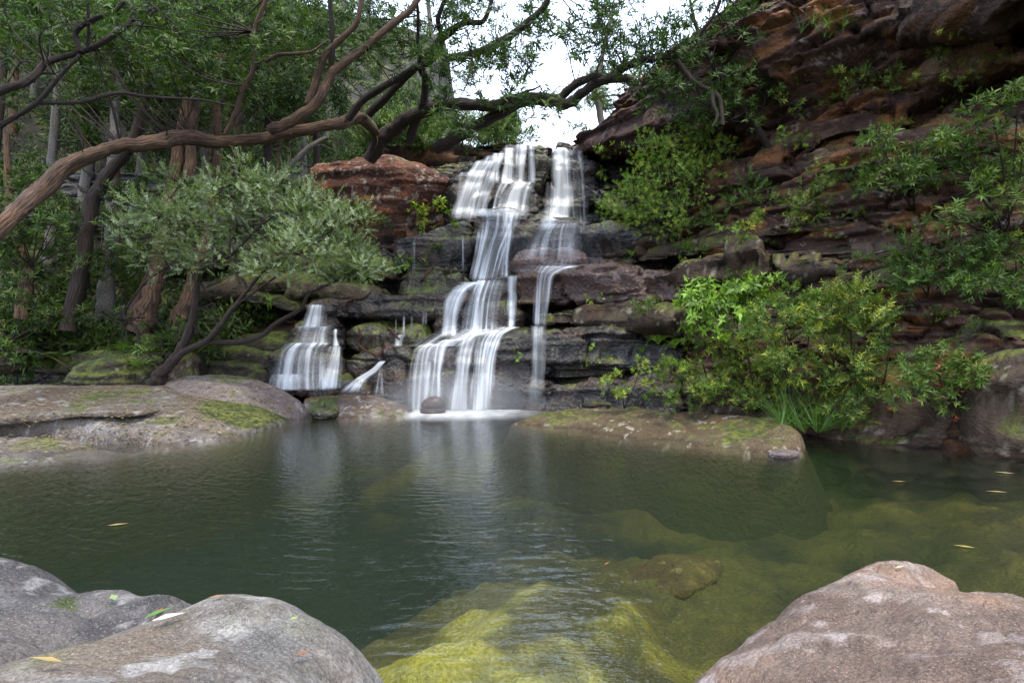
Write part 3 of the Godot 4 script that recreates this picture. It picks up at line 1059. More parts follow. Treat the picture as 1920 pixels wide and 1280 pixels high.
func falls_rock() -> void:
	var f := {"falls": true, "wet": true, "step": .032, "big": .10, "mid": .07, "bed": .07, "block": .10, "cap_left": .5, "cap_right": .5}
	var g := func(extra: Dictionary) -> Dictionary:
		var q := f.duplicate()
		q.merge(extra, true)
		return q
	ledge("rock_ledge", "lowest wide dark ledge where the main falls drop into the pool", "rock ledge", [[745, 660, 805, 12.35], [790, 648, 805, 12.2], [835, 640, 805, 12.1], [880, 629, 805, 12.1], [930, 617, 805, 12.1], [1010, 613, 805, 12.0]], 1.6, "wet", g.call({"cap_right": .2, "square": 4.0, "under": .5}))
	ledge("rock_ledge", "thick black slab right of the lower falls with a thin veil over it", "rock ledge", [[985, 612, 705, 12.05], [1060, 612, 710, 11.95], [1130, 610, 705, 11.8], [1220, 630, 700, 11.5], [1290, 640, 700, 11.2]], 1.8, "wet", g.call({"under": .5}))
	ledge("rock_ledge", "low black block under the thin veil at the pool's back", "rock ledge", [[960, 720, 800, 12.0], [1040, 708, 800, 11.85], [1110, 700, 800, 11.6], [1200, 705, 800, 11.3], [1290, 700, 800, 10.9]], 1.5, "wet", g.call({"lean": .1}))
	ledge("rock_ledge", "thin mossy shelf beneath the overhanging red slab", "rock ledge", [[1000, 585, 616, 12.5], [1090, 575, 612, 12.3], [1180, 572, 620, 12.0], [1280, 580, 640, 11.6]], 1.5, "bank", g.call({"wet": false}))
	ledge("rock_ledge", "mossy low step left of the lowest falls", "rock ledge", [[640, 618, 660, 12.9], [690, 615, 664, 12.75], [740, 622, 668, 12.7], [800, 606, 640, 12.7]], 1.5, "mossy", g.call({}))
	ledge("rock_ledge", "dark block with moss cap between the two cascades", "rock ledge", [[640, 668, 755, 12.7], [690, 655, 760, 12.55], [735, 650, 770, 12.45], [780, 660, 790, 12.4]], 1.5, "wet", g.call({"block": .2}))
	ledge("rock_ledge", "middle ledge carrying the broad lower curtain of water", "rock ledge", [[815, 592, 640, 13.0], [838, 562, 640, 12.95], [868, 538, 640, 12.9], [900, 527, 640, 12.85], [945, 518, 640, 12.8], [985, 516, 630, 12.85]], 1.7, "wet", g.call({"lean": .18, "cap_left": .3}))
	ledge("rock_ledge", "broad overhanging reddish slab right of the middle falls", "rock ledge", [[950, 518, 578, 12.85], [1000, 509, 574, 12.65], [1090, 496, 566, 12.4], [1200, 500, 562, 11.95], [1270, 508, 560, 11.6], [1330, 515, 552, 11.2]], 2.2, "wetred", g.call({"under": 1.1, "bed": .10, "rise": .3}))
	ledge("rock_ledge", "streaked dark ledge at mid height left of the falls", "rock ledge", [[725, 450, 512, 13.9], [780, 441, 520, 13.75], [840, 420, 530, 13.75], [895, 404, 535, 13.8]], 1.8, "wet", g.call({"rise": .25}))
	ledge("rock_ledge", "broad wet step with a narrow curtain below the upper falls", "rock ledge", [[880, 410, 545, 13.9], [910, 400, 545, 13.85], [960, 394, 545, 13.9], [1000, 392, 540, 14.0], [1060, 405, 530, 14.2], [1110, 420, 520, 14.2]], 1.6, "wet", g.call({"lean": .22, "cap_left": .3}))
	ledge("rock_ledge", "black ledge with a deep shadow gap under it left of the falls", "rock ledge", [[560, 562, 592, 13.5], [640, 558, 594, 13.4], [740, 556, 594, 13.3], [830, 556, 596, 13.15], [880, 552, 600, 13.1]], 1.6, "wet", g.call({"under": 1.0}))
	ledge("rock_ledge", "brown and mossy block under hanging vines left of the falls", "rock ledge", [[735, 505, 560, 13.6], [790, 496, 562, 13.5], [850, 500, 562, 13.4], [895, 505, 560, 13.4]], 1.5, "mossy", g.call({"block": .2}))
	ledge("rock_ledge", "slanting upper face under the white veil of the falls", "rock ledge", [[848, 350, 430, 14.7], [872, 318, 430, 14.9], [905, 297, 425, 15.1], [945, 279, 420, 15.35], [985, 266, 415, 15.6], [1020, 262, 420, 15.7]], 1.8, "wet", g.call({"lean": .35, "cap_left": .3, "under": .2}))
	ledge("rock_ledge", "short step halfway down the upper falls", "rock ledge", [[925, 352, 410, 14.7], [950, 344, 410, 14.65], [985, 342, 410, 14.65], [1012, 350, 405, 14.75]], 1.2, "wet", g.call({"lean": .1, "cap_left": .25, "cap_right": .25}))
	ledge("rock_ledge", "green mossy pillar between the two upper streams", "rock ledge", [[994, 268, 350, 15.35], [1012, 265, 350, 15.3], [1034, 270, 350, 15.4]], 1.0, "mossy", g.call({"lean": .1, "cap_left": .2, "cap_right": .2}))
	ledge("rock_ledge", "dark face behind the right plunge of the upper falls", "rock ledge", [[1030, 260, 430, 15.7], [1060, 257, 430, 15.7], [1090, 268, 430, 15.6], [1120, 300, 430, 15.3]], 1.6, "wet", g.call({"lean": .25, "under": .2}))
	ledge("rock_ledge", "dark broken block right of the plunge below the round bush", "rock ledge", [[1085, 435, 500, 14.3], [1130, 425, 500, 13.9], [1190, 440, 498, 13.4], [1250, 455, 500, 12.8]], 1.6, "wet", g.call({"block": .2}))
	ledge("rock_ledge", "small dark ledge under the bush right of the upper plunge", "rock ledge", [[1080, 345, 372, 15.0], [1120, 352, 380, 14.6], [1180, 372, 420, 14.0]], 1.4, "wet", g.call({}))
	ledge("rock_ledge", "sloping purple slab at the brink right of the falls", "rock ledge", [[1062, 262, 300, 15.9], [1085, 246, 292, 15.4], [1130, 214, 285, 14.6], [1190, 178, 268, 13.8], [1260, 140, 250, 13.0], [1330, 98, 225, 12.2]], 2.0, "wetred", {"falls": true, "big": .15, "bed": .12, "block": .16, "under": .9, "rise": .5, "lean": -.1, "cap_left": .3})
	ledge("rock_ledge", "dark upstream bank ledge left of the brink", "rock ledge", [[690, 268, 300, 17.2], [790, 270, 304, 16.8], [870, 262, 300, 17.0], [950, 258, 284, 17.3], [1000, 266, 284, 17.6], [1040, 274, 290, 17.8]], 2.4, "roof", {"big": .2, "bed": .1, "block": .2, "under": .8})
	# boulders in the falls
	boulder("boulder", "grey boulder with the plunge breaking over its top", "boulder", P(1050, 444, 13.75), Vector3(.47, .40, .40), .3, "greyboulder", {"wet": true, "falls": true, "square": 3.2, "big": .12, "mid": .05, "roll": -.15})
	boulder("boulder", "wide reddish boulder below the plunge on the left", "boulder", P(1000, 494, 13.05), Vector3(.56, .36, .42), -.2, "boulder", {"wet": true, "falls": true, "big": .14, "bed": .03, "roll": .12})
	boulder("boulder", "smaller reddish boulder below the plunge on the right", "boulder", P(1068, 490, 12.95), Vector3(.40, .24, .36), .4, "boulder", {"wet": true, "falls": true, "big": .14, "bed": .03, "square": 3.2, "roll": -.25})
	boulder("boulder", "small dark stone at the foot of the main falls", "boulder", P(812, 770, 11.75), Vector3(.20, .24, .2), .2, "wetred", {"wet": true, "big": .1, "mid": .03, "step": .02})
	# the side cascade's steps
	ledge("rock_ledge", "narrow top step of the small left cascade", "rock ledge", [[562, 585, 640, 13.1], [585, 570, 640, 12.95], [610, 570, 640, 12.95], [630, 588, 640, 13.0]], 1.0, "wet", g.call({"lean": .12, "cap_left": .2, "cap_right": .2}))
	ledge("rock_ledge", "second step of the small left cascade", "rock ledge", [[535, 622, 670, 12.9], [560, 611, 670, 12.8], [600, 609, 670, 12.75], [640, 618, 665, 12.85]], 1.0, "wet", g.call({"lean": .1, "cap_left": .25, "cap_right": .25}))
	ledge("rock_ledge", "bulging lowest step of the small left cascade", "rock ledge", [[495, 668, 740, 12.7], [530, 648, 740, 12.5], [570, 641, 740, 12.4], [610, 643, 740, 12.4], [645, 668, 740, 12.55]], 1.2, "wet", g.call({"lean": .35, "cap_left": .3, "cap_right": .3}))
	ledge("rock_ledge", "small dark kerb of stone at the foot of the left cascade", "rock ledge", [[575, 718, 745, 12.1], [610, 714, 745, 12.0], [650, 718, 745, 12.0], [700, 728, 748, 12.1]], .8, "wet", g.call({"cap_left": .2, "cap_right": .2}))

func left_rock() -> void:
	ledge("red_boulder", "huge red and white blotched boulder left of the upper falls", "boulder", [[545, 322, 400, 15.4], [590, 290, 410, 14.9], [650, 278, 418, 14.6], [720, 281, 422, 14.5], [780, 296, 418, 14.6], [830, 316, 400, 14.8], [868, 330, 375, 15.2]], 2.4, "red", {"big": .30, "mid": .05, "bed": .04, "under": 1.5, "rise": .35, "square": 2.3, "nose": .8, "lean": -.35, "cap_left": .9, "cap_right": .5, "step": .035})
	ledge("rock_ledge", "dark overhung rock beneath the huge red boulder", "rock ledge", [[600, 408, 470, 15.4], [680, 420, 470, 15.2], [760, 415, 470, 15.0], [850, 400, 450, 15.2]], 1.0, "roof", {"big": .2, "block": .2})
	ledge("rock_ledge", "long tan ledge with moss beneath the silvery tree", "rock ledge", [[300, 490, 520, 15.3], [400, 462, 508, 14.7], [500, 456, 506, 14.3], [600, 466, 512, 14.0], [680, 486, 520, 13.8], [745, 500, 530, 13.7]], 2.4, "olive", {"big": .16, "bed": .06, "block": .12, "rise": .5, "under": .8})
	ledge("rock_ledge", "second olive ledge above the dark recess on the left", "rock ledge", [[370, 532, 556, 13.9], [450, 520, 552, 13.6], [540, 524, 550, 13.4], [620, 530, 556, 13.4], [720, 540, 566, 13.4]], 2.0, "olive", {"big": .14, "bed": .05, "block": .14, "rise": .4, "under": 1.2})
	ledge("rock_ledge", "tilted mossy slab leaning under the olive ledge", "rock ledge", [[440, 548, 566, 13.3], [500, 552, 572, 13.2], [560, 566, 590, 13.15]], 1.2, "mossy", {"big": .1})
	ledge("rock_ledge", "upper bright mossy step left of the small cascade", "rock ledge", [[350, 626, 648, 13.2], [420, 630, 655, 13.0], [500, 634, 660, 12.9], [545, 642, 668, 12.9]], 1.4, "mossy", {"big": .12, "block": .14})
	ledge("rock_ledge", "middle bright mossy step left of the small cascade", "rock ledge", [[350, 656, 680, 12.8], [420, 658, 682, 12.6], [480, 662, 690, 12.55], [520, 676, 705, 12.55]], 1.2, "mossy", {"big": .12, "block": .14})
	ledge("rock_ledge", "lowest bright mossy step left of the small cascade", "rock ledge", [[360, 682, 706, 12.3], [420, 682, 712, 12.2], [475, 692, 716, 12.15], [505, 704, 724, 12.2]], 1.0, "mossy", {"big": .12, "block": .14})
	ledge("rock_slab", "flat mossy slab over a dark hollow on the left bank", "rock slab", [[70, 672, 692, 12.2], [140, 664, 692, 11.8], [220, 668, 698, 11.5], [275, 678, 715, 11.3]], 1.6, "mossy", {"big": .12, "block": .12, "under": .9})
	boulder("boulder", "low brown boulder with green moss beside the dark hollow", "boulder", P(192, 712, 10.7), Vector3(.66, .40, .5), .2, "mossy", {"big": .22, "square": 2.4})
	boulder("boulder", "squarish brown boulder behind the leaning trunk's foot", "boulder", P(345, 686, 11.2), Vector3(.26, .36, .3), .5, "bank", {"big": .16, "square": 3.4})
	boulder("boulder", "mossy boulder wedged left of the leaning trunk's foot", "boulder", P(268, 700, 11.0), Vector3(.34, .34, .3), -.4, "mossy", {"big": .18})
	boulder("boulder", "mossy stone on the slope left of the peeling trunk", "boulder", P(236, 640, 12.6), Vector3(.40, .34, .4), .3, "mossy", {"big": .18})
	boulder("boulder", "leaning mossy stone below the dark cave on the left bank", "boulder", P(292, 655, 12.3), Vector3(.42, .30, .4), .8, "mossy", {"big": .18, "roll": -.4})
	boulder("boulder", "dark boulder at the far left edge of the bank", "boulder", P(14, 660, 12.0), Vector3(.5, .42, .5), .8, "mossy", {"big": .2})
	boulder("boulder", "tilted mossy boulder behind the grey trunk on the left", "boulder", P(150, 560, 14.2), Vector3(.75, .5, .6), .2, "mossy", {"big": .25, "roll": -.5, "block": .15})
	boulder("boulder", "stone half hidden in ferns on the left bank", "boulder", P(205, 650, 12.9), Vector3(.4, .3, .4), 1.2, "bank", {"big": .2})
	ledge("rock_ledge", "dark broken outcrop high on the left slope", "rock ledge", [[20, 400, 450, 19], [120, 380, 440, 18.5], [230, 400, 440, 18]], 2.0, "roof", {"big": .3, "block": .4, "step": .07})
	ledge("rock_ledge", "dark outcrop under the red boulder's left side", "rock ledge", [[380, 590, 640, 14.2], [480, 586, 640, 14.0], [580, 590, 630, 13.8]], 1.0, "roof", {"big": .2, "block": .3})

	# broad pale shelf on the left of the pool
	var shelf := [P(-80, 884, 6.6), P(0, 870, 6.95), P(120, 858, 7.3), P(240, 842, 7.9), P(400, 824, 8.65), P(440, 818, 8.9), P(520, 797, 10.0), P(560, 782, 11.1),
		P(-60, 740, 9.0), P(60, 728, 9.5), P(180, 724, 10.0), P(300, 724, 10.3), P(420, 752, 10.0), P(480, 765, 10.2), P(540, 775, 11.0), P(100, 800, 8.0), P(250, 795, 8.6), P(380, 790, 9.0), P(0, 810, 7.7), P(440, 790, 9.4),
		P(-300, 740, 8.6), P(-300, 880, 6.6), P(200, 724, 11.2), P(400, 730, 11.4), P(540, 760, 11.8),
		Vector3(-7.5, -.7, -6.0), Vector3(-5.4, -.7, -6.4), Vector3(-4.3, -.7, -7.6), Vector3(-3.6, -.7, -9.0), Vector3(-3.5, -.6, -10.6), Vector3(-9.5, -.5, -5.4)]
	var crack := func(x: float, z: float) -> float:
		var zc := -8.15 - 0.06 * (x + 7.0) + .15 * n_big.get_noise_2d(x * 2.0, 3.0)
		var open := smoothstep(-5.3, -6.0, x)
		return -(0.5 * exp(-pow((z - zc) / .10, 2.0)) + .17 * smoothstep(zc - .02, zc + .10, z) * smoothstep(zc + 1.2, zc + .3, z)) * open
	mound("rock_shelf", "broad grey brown rock shelf with a long crack beside the pool", "rock shelf", shelf, Rect2(-10.5, -12.2, 7.4, 6.8), .03, "shelf", {"big": .04, "mid": .03, "bed": 0.0, "edge": [P(-700, 930, 5.5), P(-80, 884, 6.6), P(0, 871, 6.95), P(120, 859, 7.3), P(240, 843, 7.9), P(400, 824, 8.65), P(445, 816, 9.0), P(520, 797, 10.2), P(560, 784, 11.1), P(550, 765, 12.2), P(-200, 720, 12.2), P(-700, 720, 9.0)]}, crack)
	ledge("rock_lip", "pale rounded lip overhanging the long crack in the grey shelf", "rock ledge", [[-90, 786, 804, 7.85], [0, 781, 799, 8.0], [80, 775, 791, 8.15], [150, 771, 784, 8.3], [215, 771, 781, 8.45], [262, 776, 783, 8.5]], .9, "shelf", {"big": .03, "mid": .02, "bed": 0.0, "under": .35, "rise": .05, "square": 2.6, "cap_left": 0.0, "cap_right": .5, "step": .025})
	var second := [P(300, 722, 10.6), P(345, 706, 11.0), P(400, 702, 11.2), P(460, 708, 11.3), P(520, 728, 11.3), P(565, 752, 11.3), P(575, 778, 11.3), P(350, 725, 10.2), P(420, 735, 10.2), P(480, 752, 10.4), P(530, 770, 10.7),
		P(330, 730, 9.9) - Vector3(0, .2, 0), P(440, 760, 9.7) - Vector3(0, .3, 0), P(530, 785, 10.3) - Vector3(0, .5, 0), P(600, 775, 11.2) - Vector3(0, .6, 0), P(420, 705, 12.2), P(520, 730, 12.2), P(280, 740, 10.6) - Vector3(0, .3, 0), P(620, 770, 12.2) - Vector3(0, .5, 0)]
	mound("rock_slab", "purple grey domed slab strewn with fallen leaves", "rock slab", second, Rect2(-7.6, -12.4, 3.9, 2.9), .035, "purple", {"edge": [P(285, 724, 10.4), P(345, 730, 10.0), P(430, 746, 9.95), P(500, 765, 10.2), P(550, 780, 10.7), P(582, 779, 11.3), P(570, 750, 11.8), P(420, 702, 12.2), P(300, 712, 11.4)], "big": .05, "mid": .03, "bed": 0.0})
	var spit := [P(560, 762, 11.6), P(600, 744, 11.9), P(660, 740, 12.0), P(720, 748, 12.0), P(765, 765, 11.9), P(620, 770, 11.3), P(700, 775, 11.35), P(775, 783, 11.5), P(640, 784, 11.1), P(600, 782, 11.15), P(560, 788, 11.2) - Vector3(0, .4, 0), P(620, 790, 10.8) - Vector3(0, .4, 0), P(720, 790, 10.9) - Vector3(0, .4, 0), P(810, 782, 11.5) - Vector3(0, .5, 0), P(800, 760, 12.2) - Vector3(0, .3, 0), P(660, 738, 12.8), P(740, 750, 12.8), P(570, 760, 12.8)]
	mound("rock_slab", "wet brown slab with white flecks in front of the left cascade", "rock slab", spit, Rect2(-4.9, -12.9, 3.4, 2.3), .03, "shallow", {"edge": [P(572, 780, 11.3), P(640, 786, 11.05), P(720, 787, 11.15), P(782, 784, 11.5), P(770, 764, 12.1), P(720, 748, 12.5), P(570, 745, 12.5)], "big": .06, "mid": .05, "bed": 0.0, "mat": M.wet})
	boulder("boulder", "dark stone with a bright moss cap beside the small spill", "boulder", P(608, 772, 11.15), Vector3(.28, .15, .24), .4, "mossy", {"wet": true, "big": .08, "mid": .05, "step": .02})

func right_rock() -> void:
	var q := {"big": .12, "mid": .045, "bed": .07, "block": .26, "under": .7, "rise": .25}
	var with := func(extra: Dictionary) -> Dictionary:
		var r := q.duplicate()
		r.merge(extra, true)
		return r
	ledge("rock_ledge", "long mossy ledge with white lichen across the right bank", "rock ledge", [[1240, 500, 548, 11.6], [1330, 474, 538, 11.0], [1450, 456, 520, 10.3], [1580, 446, 498, 9.7], [1700, 440, 480, 9.2], [1800, 428, 475, 8.8], [1930, 408, 465, 8.4]], 2.2, "bank", with.call({}))
	ledge("rock_ledge", "grey ledge under a dark gap above the lichen ledge", "rock ledge", [[1420, 412, 455, 10.7], [1500, 390, 448, 10.3], [1580, 392, 440, 10.0], [1660, 385, 425, 9.8]], 1.8, "bank", with.call({"under": 1.0}))
	ledge("rock_ledge", "purple grey shelf behind the bare stemmed right shrub", "rock ledge", [[1640, 362, 392, 9.9], [1720, 352, 386, 9.5], [1800, 350, 384, 9.2], [1930, 348, 380, 8.9]], 2.0, "bank", with.call({"under": 1.0}))
	ledge("rock_ledge", "orange streaked bed halfway up the right cliff", "rock ledge", [[1400, 262, 320, 12.0], [1480, 232, 300, 11.4], [1560, 212, 262, 10.9], [1640, 196, 250, 10.4], [1740, 180, 240, 9.9]], 1.8, "cliff", with.call({"under": 1.0}))
	ledge("rock_ledge", "cream edged broken bed under the orange streak", "rock ledge", [[1500, 290, 318, 11.2], [1570, 268, 290, 10.8], [1640, 250, 278, 10.5], [1720, 245, 270, 10.2]], 1.4, "pale", with.call({"block": .24}))
	ledge("rock_ledge", "brown rounded bed left of the bare stemmed shrub", "rock ledge", [[1600, 330, 356, 10.4], [1660, 306, 350, 10.1], [1730, 290, 345, 9.7], [1830, 285, 350, 9.2], [1930, 280, 340, 8.8]], 1.6, "cliff", with.call({"under": .9}))
	ledge("rock_ledge", "pale sunlit ledge jutting under the dark roof", "rock ledge", [[1720, 122, 140, 9.8], [1790, 106, 130, 9.3], [1860, 84, 118, 8.8], [1940, 60, 105, 8.3]], 1.2, "pale", with.call({"under": .5, "block": .2}))
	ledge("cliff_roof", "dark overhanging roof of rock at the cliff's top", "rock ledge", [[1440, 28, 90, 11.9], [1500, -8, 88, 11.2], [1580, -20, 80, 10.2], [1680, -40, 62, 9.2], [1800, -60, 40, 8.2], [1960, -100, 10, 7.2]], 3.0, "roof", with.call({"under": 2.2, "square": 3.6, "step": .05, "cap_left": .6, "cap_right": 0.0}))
	ledge("rock_ledge", "purple capped block with grass on its edge below the roof", "rock ledge", [[1420, 60, 130, 11.9], [1480, 52, 120, 11.4], [1550, 42, 100, 10.9], [1640, 58, 98, 10.4]], 1.6, "wetred", with.call({"wet": false, "under": 1.0}))
	ledge("rock_ledge", "pale lichen slab on the skyline of the right cliff", "rock ledge", [[1340, 100, 140, 12.9], [1400, 62, 112, 12.4], [1450, 28, 80, 12.0], [1510, 2, 50, 11.6]], 1.8, "pale", with.call({"rise": .4}))
	ledge("rock_ledge", "rust red bed right of the round bush", "rock ledge", [[1300, 300, 352, 12.9], [1380, 285, 345, 12.4], [1450, 278, 335, 11.9], [1510, 275, 330, 11.4]], 1.6, "cliff", with.call({"under": .9}))
	ledge("rock_ledge", "brown ledge beneath the round bush", "rock ledge", [[1180, 452, 492, 13.0], [1260, 445, 488, 12.5], [1340, 428, 470, 12.0], [1420, 415, 458, 11.5]], 1.6, "bank", with.call({}))
	ledge("rock_ledge", "root draped block in the middle of the right bank", "rock ledge", [[1555, 560, 640, 9.6], [1600, 530, 640, 9.4], [1660, 505, 620, 9.2], [1720, 500, 590, 9.1], [1760, 512, 580, 9.0]], 1.4, "olive", with.call({"square": 2.6}))
	ledge("rock_ledge", "rounded mossy bulge below the root draped block", "rock ledge", [[1650, 590, 690, 9.1], [1710, 566, 690, 8.8], [1770, 556, 660, 8.6], [1830, 556, 620, 8.5], [1930, 552, 610, 8.2]], 1.4, "mossy", with.call({"square": 2.5}))
	ledge("rock_ledge", "long mossy slab above a black gap at the right edge", "rock ledge", [[1720, 628, 668, 8.5], [1790, 618, 668, 8.2], [1860, 606, 660, 8.0], [1940, 594, 650, 7.7]], 1.4, "mossy", with.call({"under": .9}))
	ledge("rock_block", "lichen spotted dark block standing in the pool's right edge", "rock block", [[1545, 730, 850, 9.0], [1610, 705, 850, 8.6], [1690, 690, 852, 8.2], [1760, 690, 856, 7.9], [1795, 700, 860, 7.85]], 1.2, "bank", with.call({"lean": .1, "under": .3, "m": .3}))
	ledge("rock_block", "smooth brown block at the right edge of the pool", "rock block", [[1790, 690, 875, 7.75], [1850, 672, 878, 7.45], [1940, 660, 885, 7.05], [2050, 650, 900, 6.6]], 1.2, "bank", with.call({"lean": .12, "under": .3, "cap_right": 0.0, "block": .08}))
	ledge("rock_block", "shaded rock at the water behind the mossy slab", "rock block", [[1280, 700, 800, 10.6], [1370, 690, 810, 10.1], [1460, 700, 820, 9.6], [1560, 720, 835, 9.1]], 1.4, "bank", with.call({"lean": .1, "under": .3}))
	ledge("rock_ledge", "grey lichen topped ledge behind the lime green shrub", "rock ledge", [[1180, 600, 650, 11.6], [1260, 590, 650, 11.2], [1340, 580, 650, 10.8], [1440, 570, 640, 10.3], [1560, 570, 660, 9.8]], 1.6, "bank", with.call({"under": .8}))
	# slab that slopes into the pool
	var s := [P(960, 797, 10.3), P(1000, 786, 10.6), P(1050, 771, 10.75), P(1100, 765, 10.6), P(1200, 763, 10.3), P(1300, 770, 9.7), P(1400, 776, 9.1), P(1450, 782, 8.75), P(1492, 800, 8.2), P(1500, 812, 7.95),
		P(1040, 806, 9.75), P(1100, 815, 9.2), P(1200, 827, 8.65), P(1300, 839, 8.1), P(1400, 848, 7.75), P(1485, 853, 7.55),
		P(1150, 790, 9.75), P(1300, 800, 9.0), P(1420, 812, 8.3), P(1480, 826, 7.85),
		P(940, 806, 10.0) - Vector3(0, .5, 0), P(1060, 822, 9.4) - Vector3(0, .5, 0), P(1200, 845, 8.3) - Vector3(0, .5, 0), P(1350, 862, 7.5) - Vector3(0, .5, 0), P(1500, 862, 7.3) - Vector3(0, .55, 0), P(1530, 840, 7.8) - Vector3(0, .5, 0), P(1540, 810, 8.5) - Vector3(0, .4, 0),
		P(1050, 771, 11.6) - Vector3(0, .3, 0), P(1200, 763, 11.2) - Vector3(0, .3, 0), P(1350, 773, 10.4) - Vector3(0, .3, 0), P(1480, 790, 9.5) - Vector3(0, .4, 0)]
	mound("rock_slab", "flat mossy slab sloping into the pool on the right", "rock slab", s, Rect2(-1.6, -11.8, 7.2, 6.4), .03, "poolslab", {"slope": 1.3, "edge": [P(950, 798, 10.2), P(1000, 802, 9.9), P(1100, 815, 9.2), P(1200, 827, 8.65), P(1300, 839, 8.1), P(1400, 848, 7.75), P(1485, 854, 7.5), P(1503, 832, 7.8), P(1503, 808, 8.15), P(1450, 782, 8.9), P(1300, 770, 9.9), P(1150, 763, 10.6), P(1050, 771, 10.9), P(985, 788, 10.7)], "big": .06, "mid": .07, "bed": 0.0})
	boulder("stone", "small flat grey stone at the tip of the sloping slab", "stone", P(1470, 850, 7.45), Vector3(.20, .045, .12), .3, "purple", {"big": .05, "mid": .03, "step": .015})
	boulder("stone", "dark splintered stone behind the sloping slab", "stone", P(1120, 758, 11.2), Vector3(.35, .08, .2), .1, "wet", {"big": .1, "mid": .06, "step": .02})

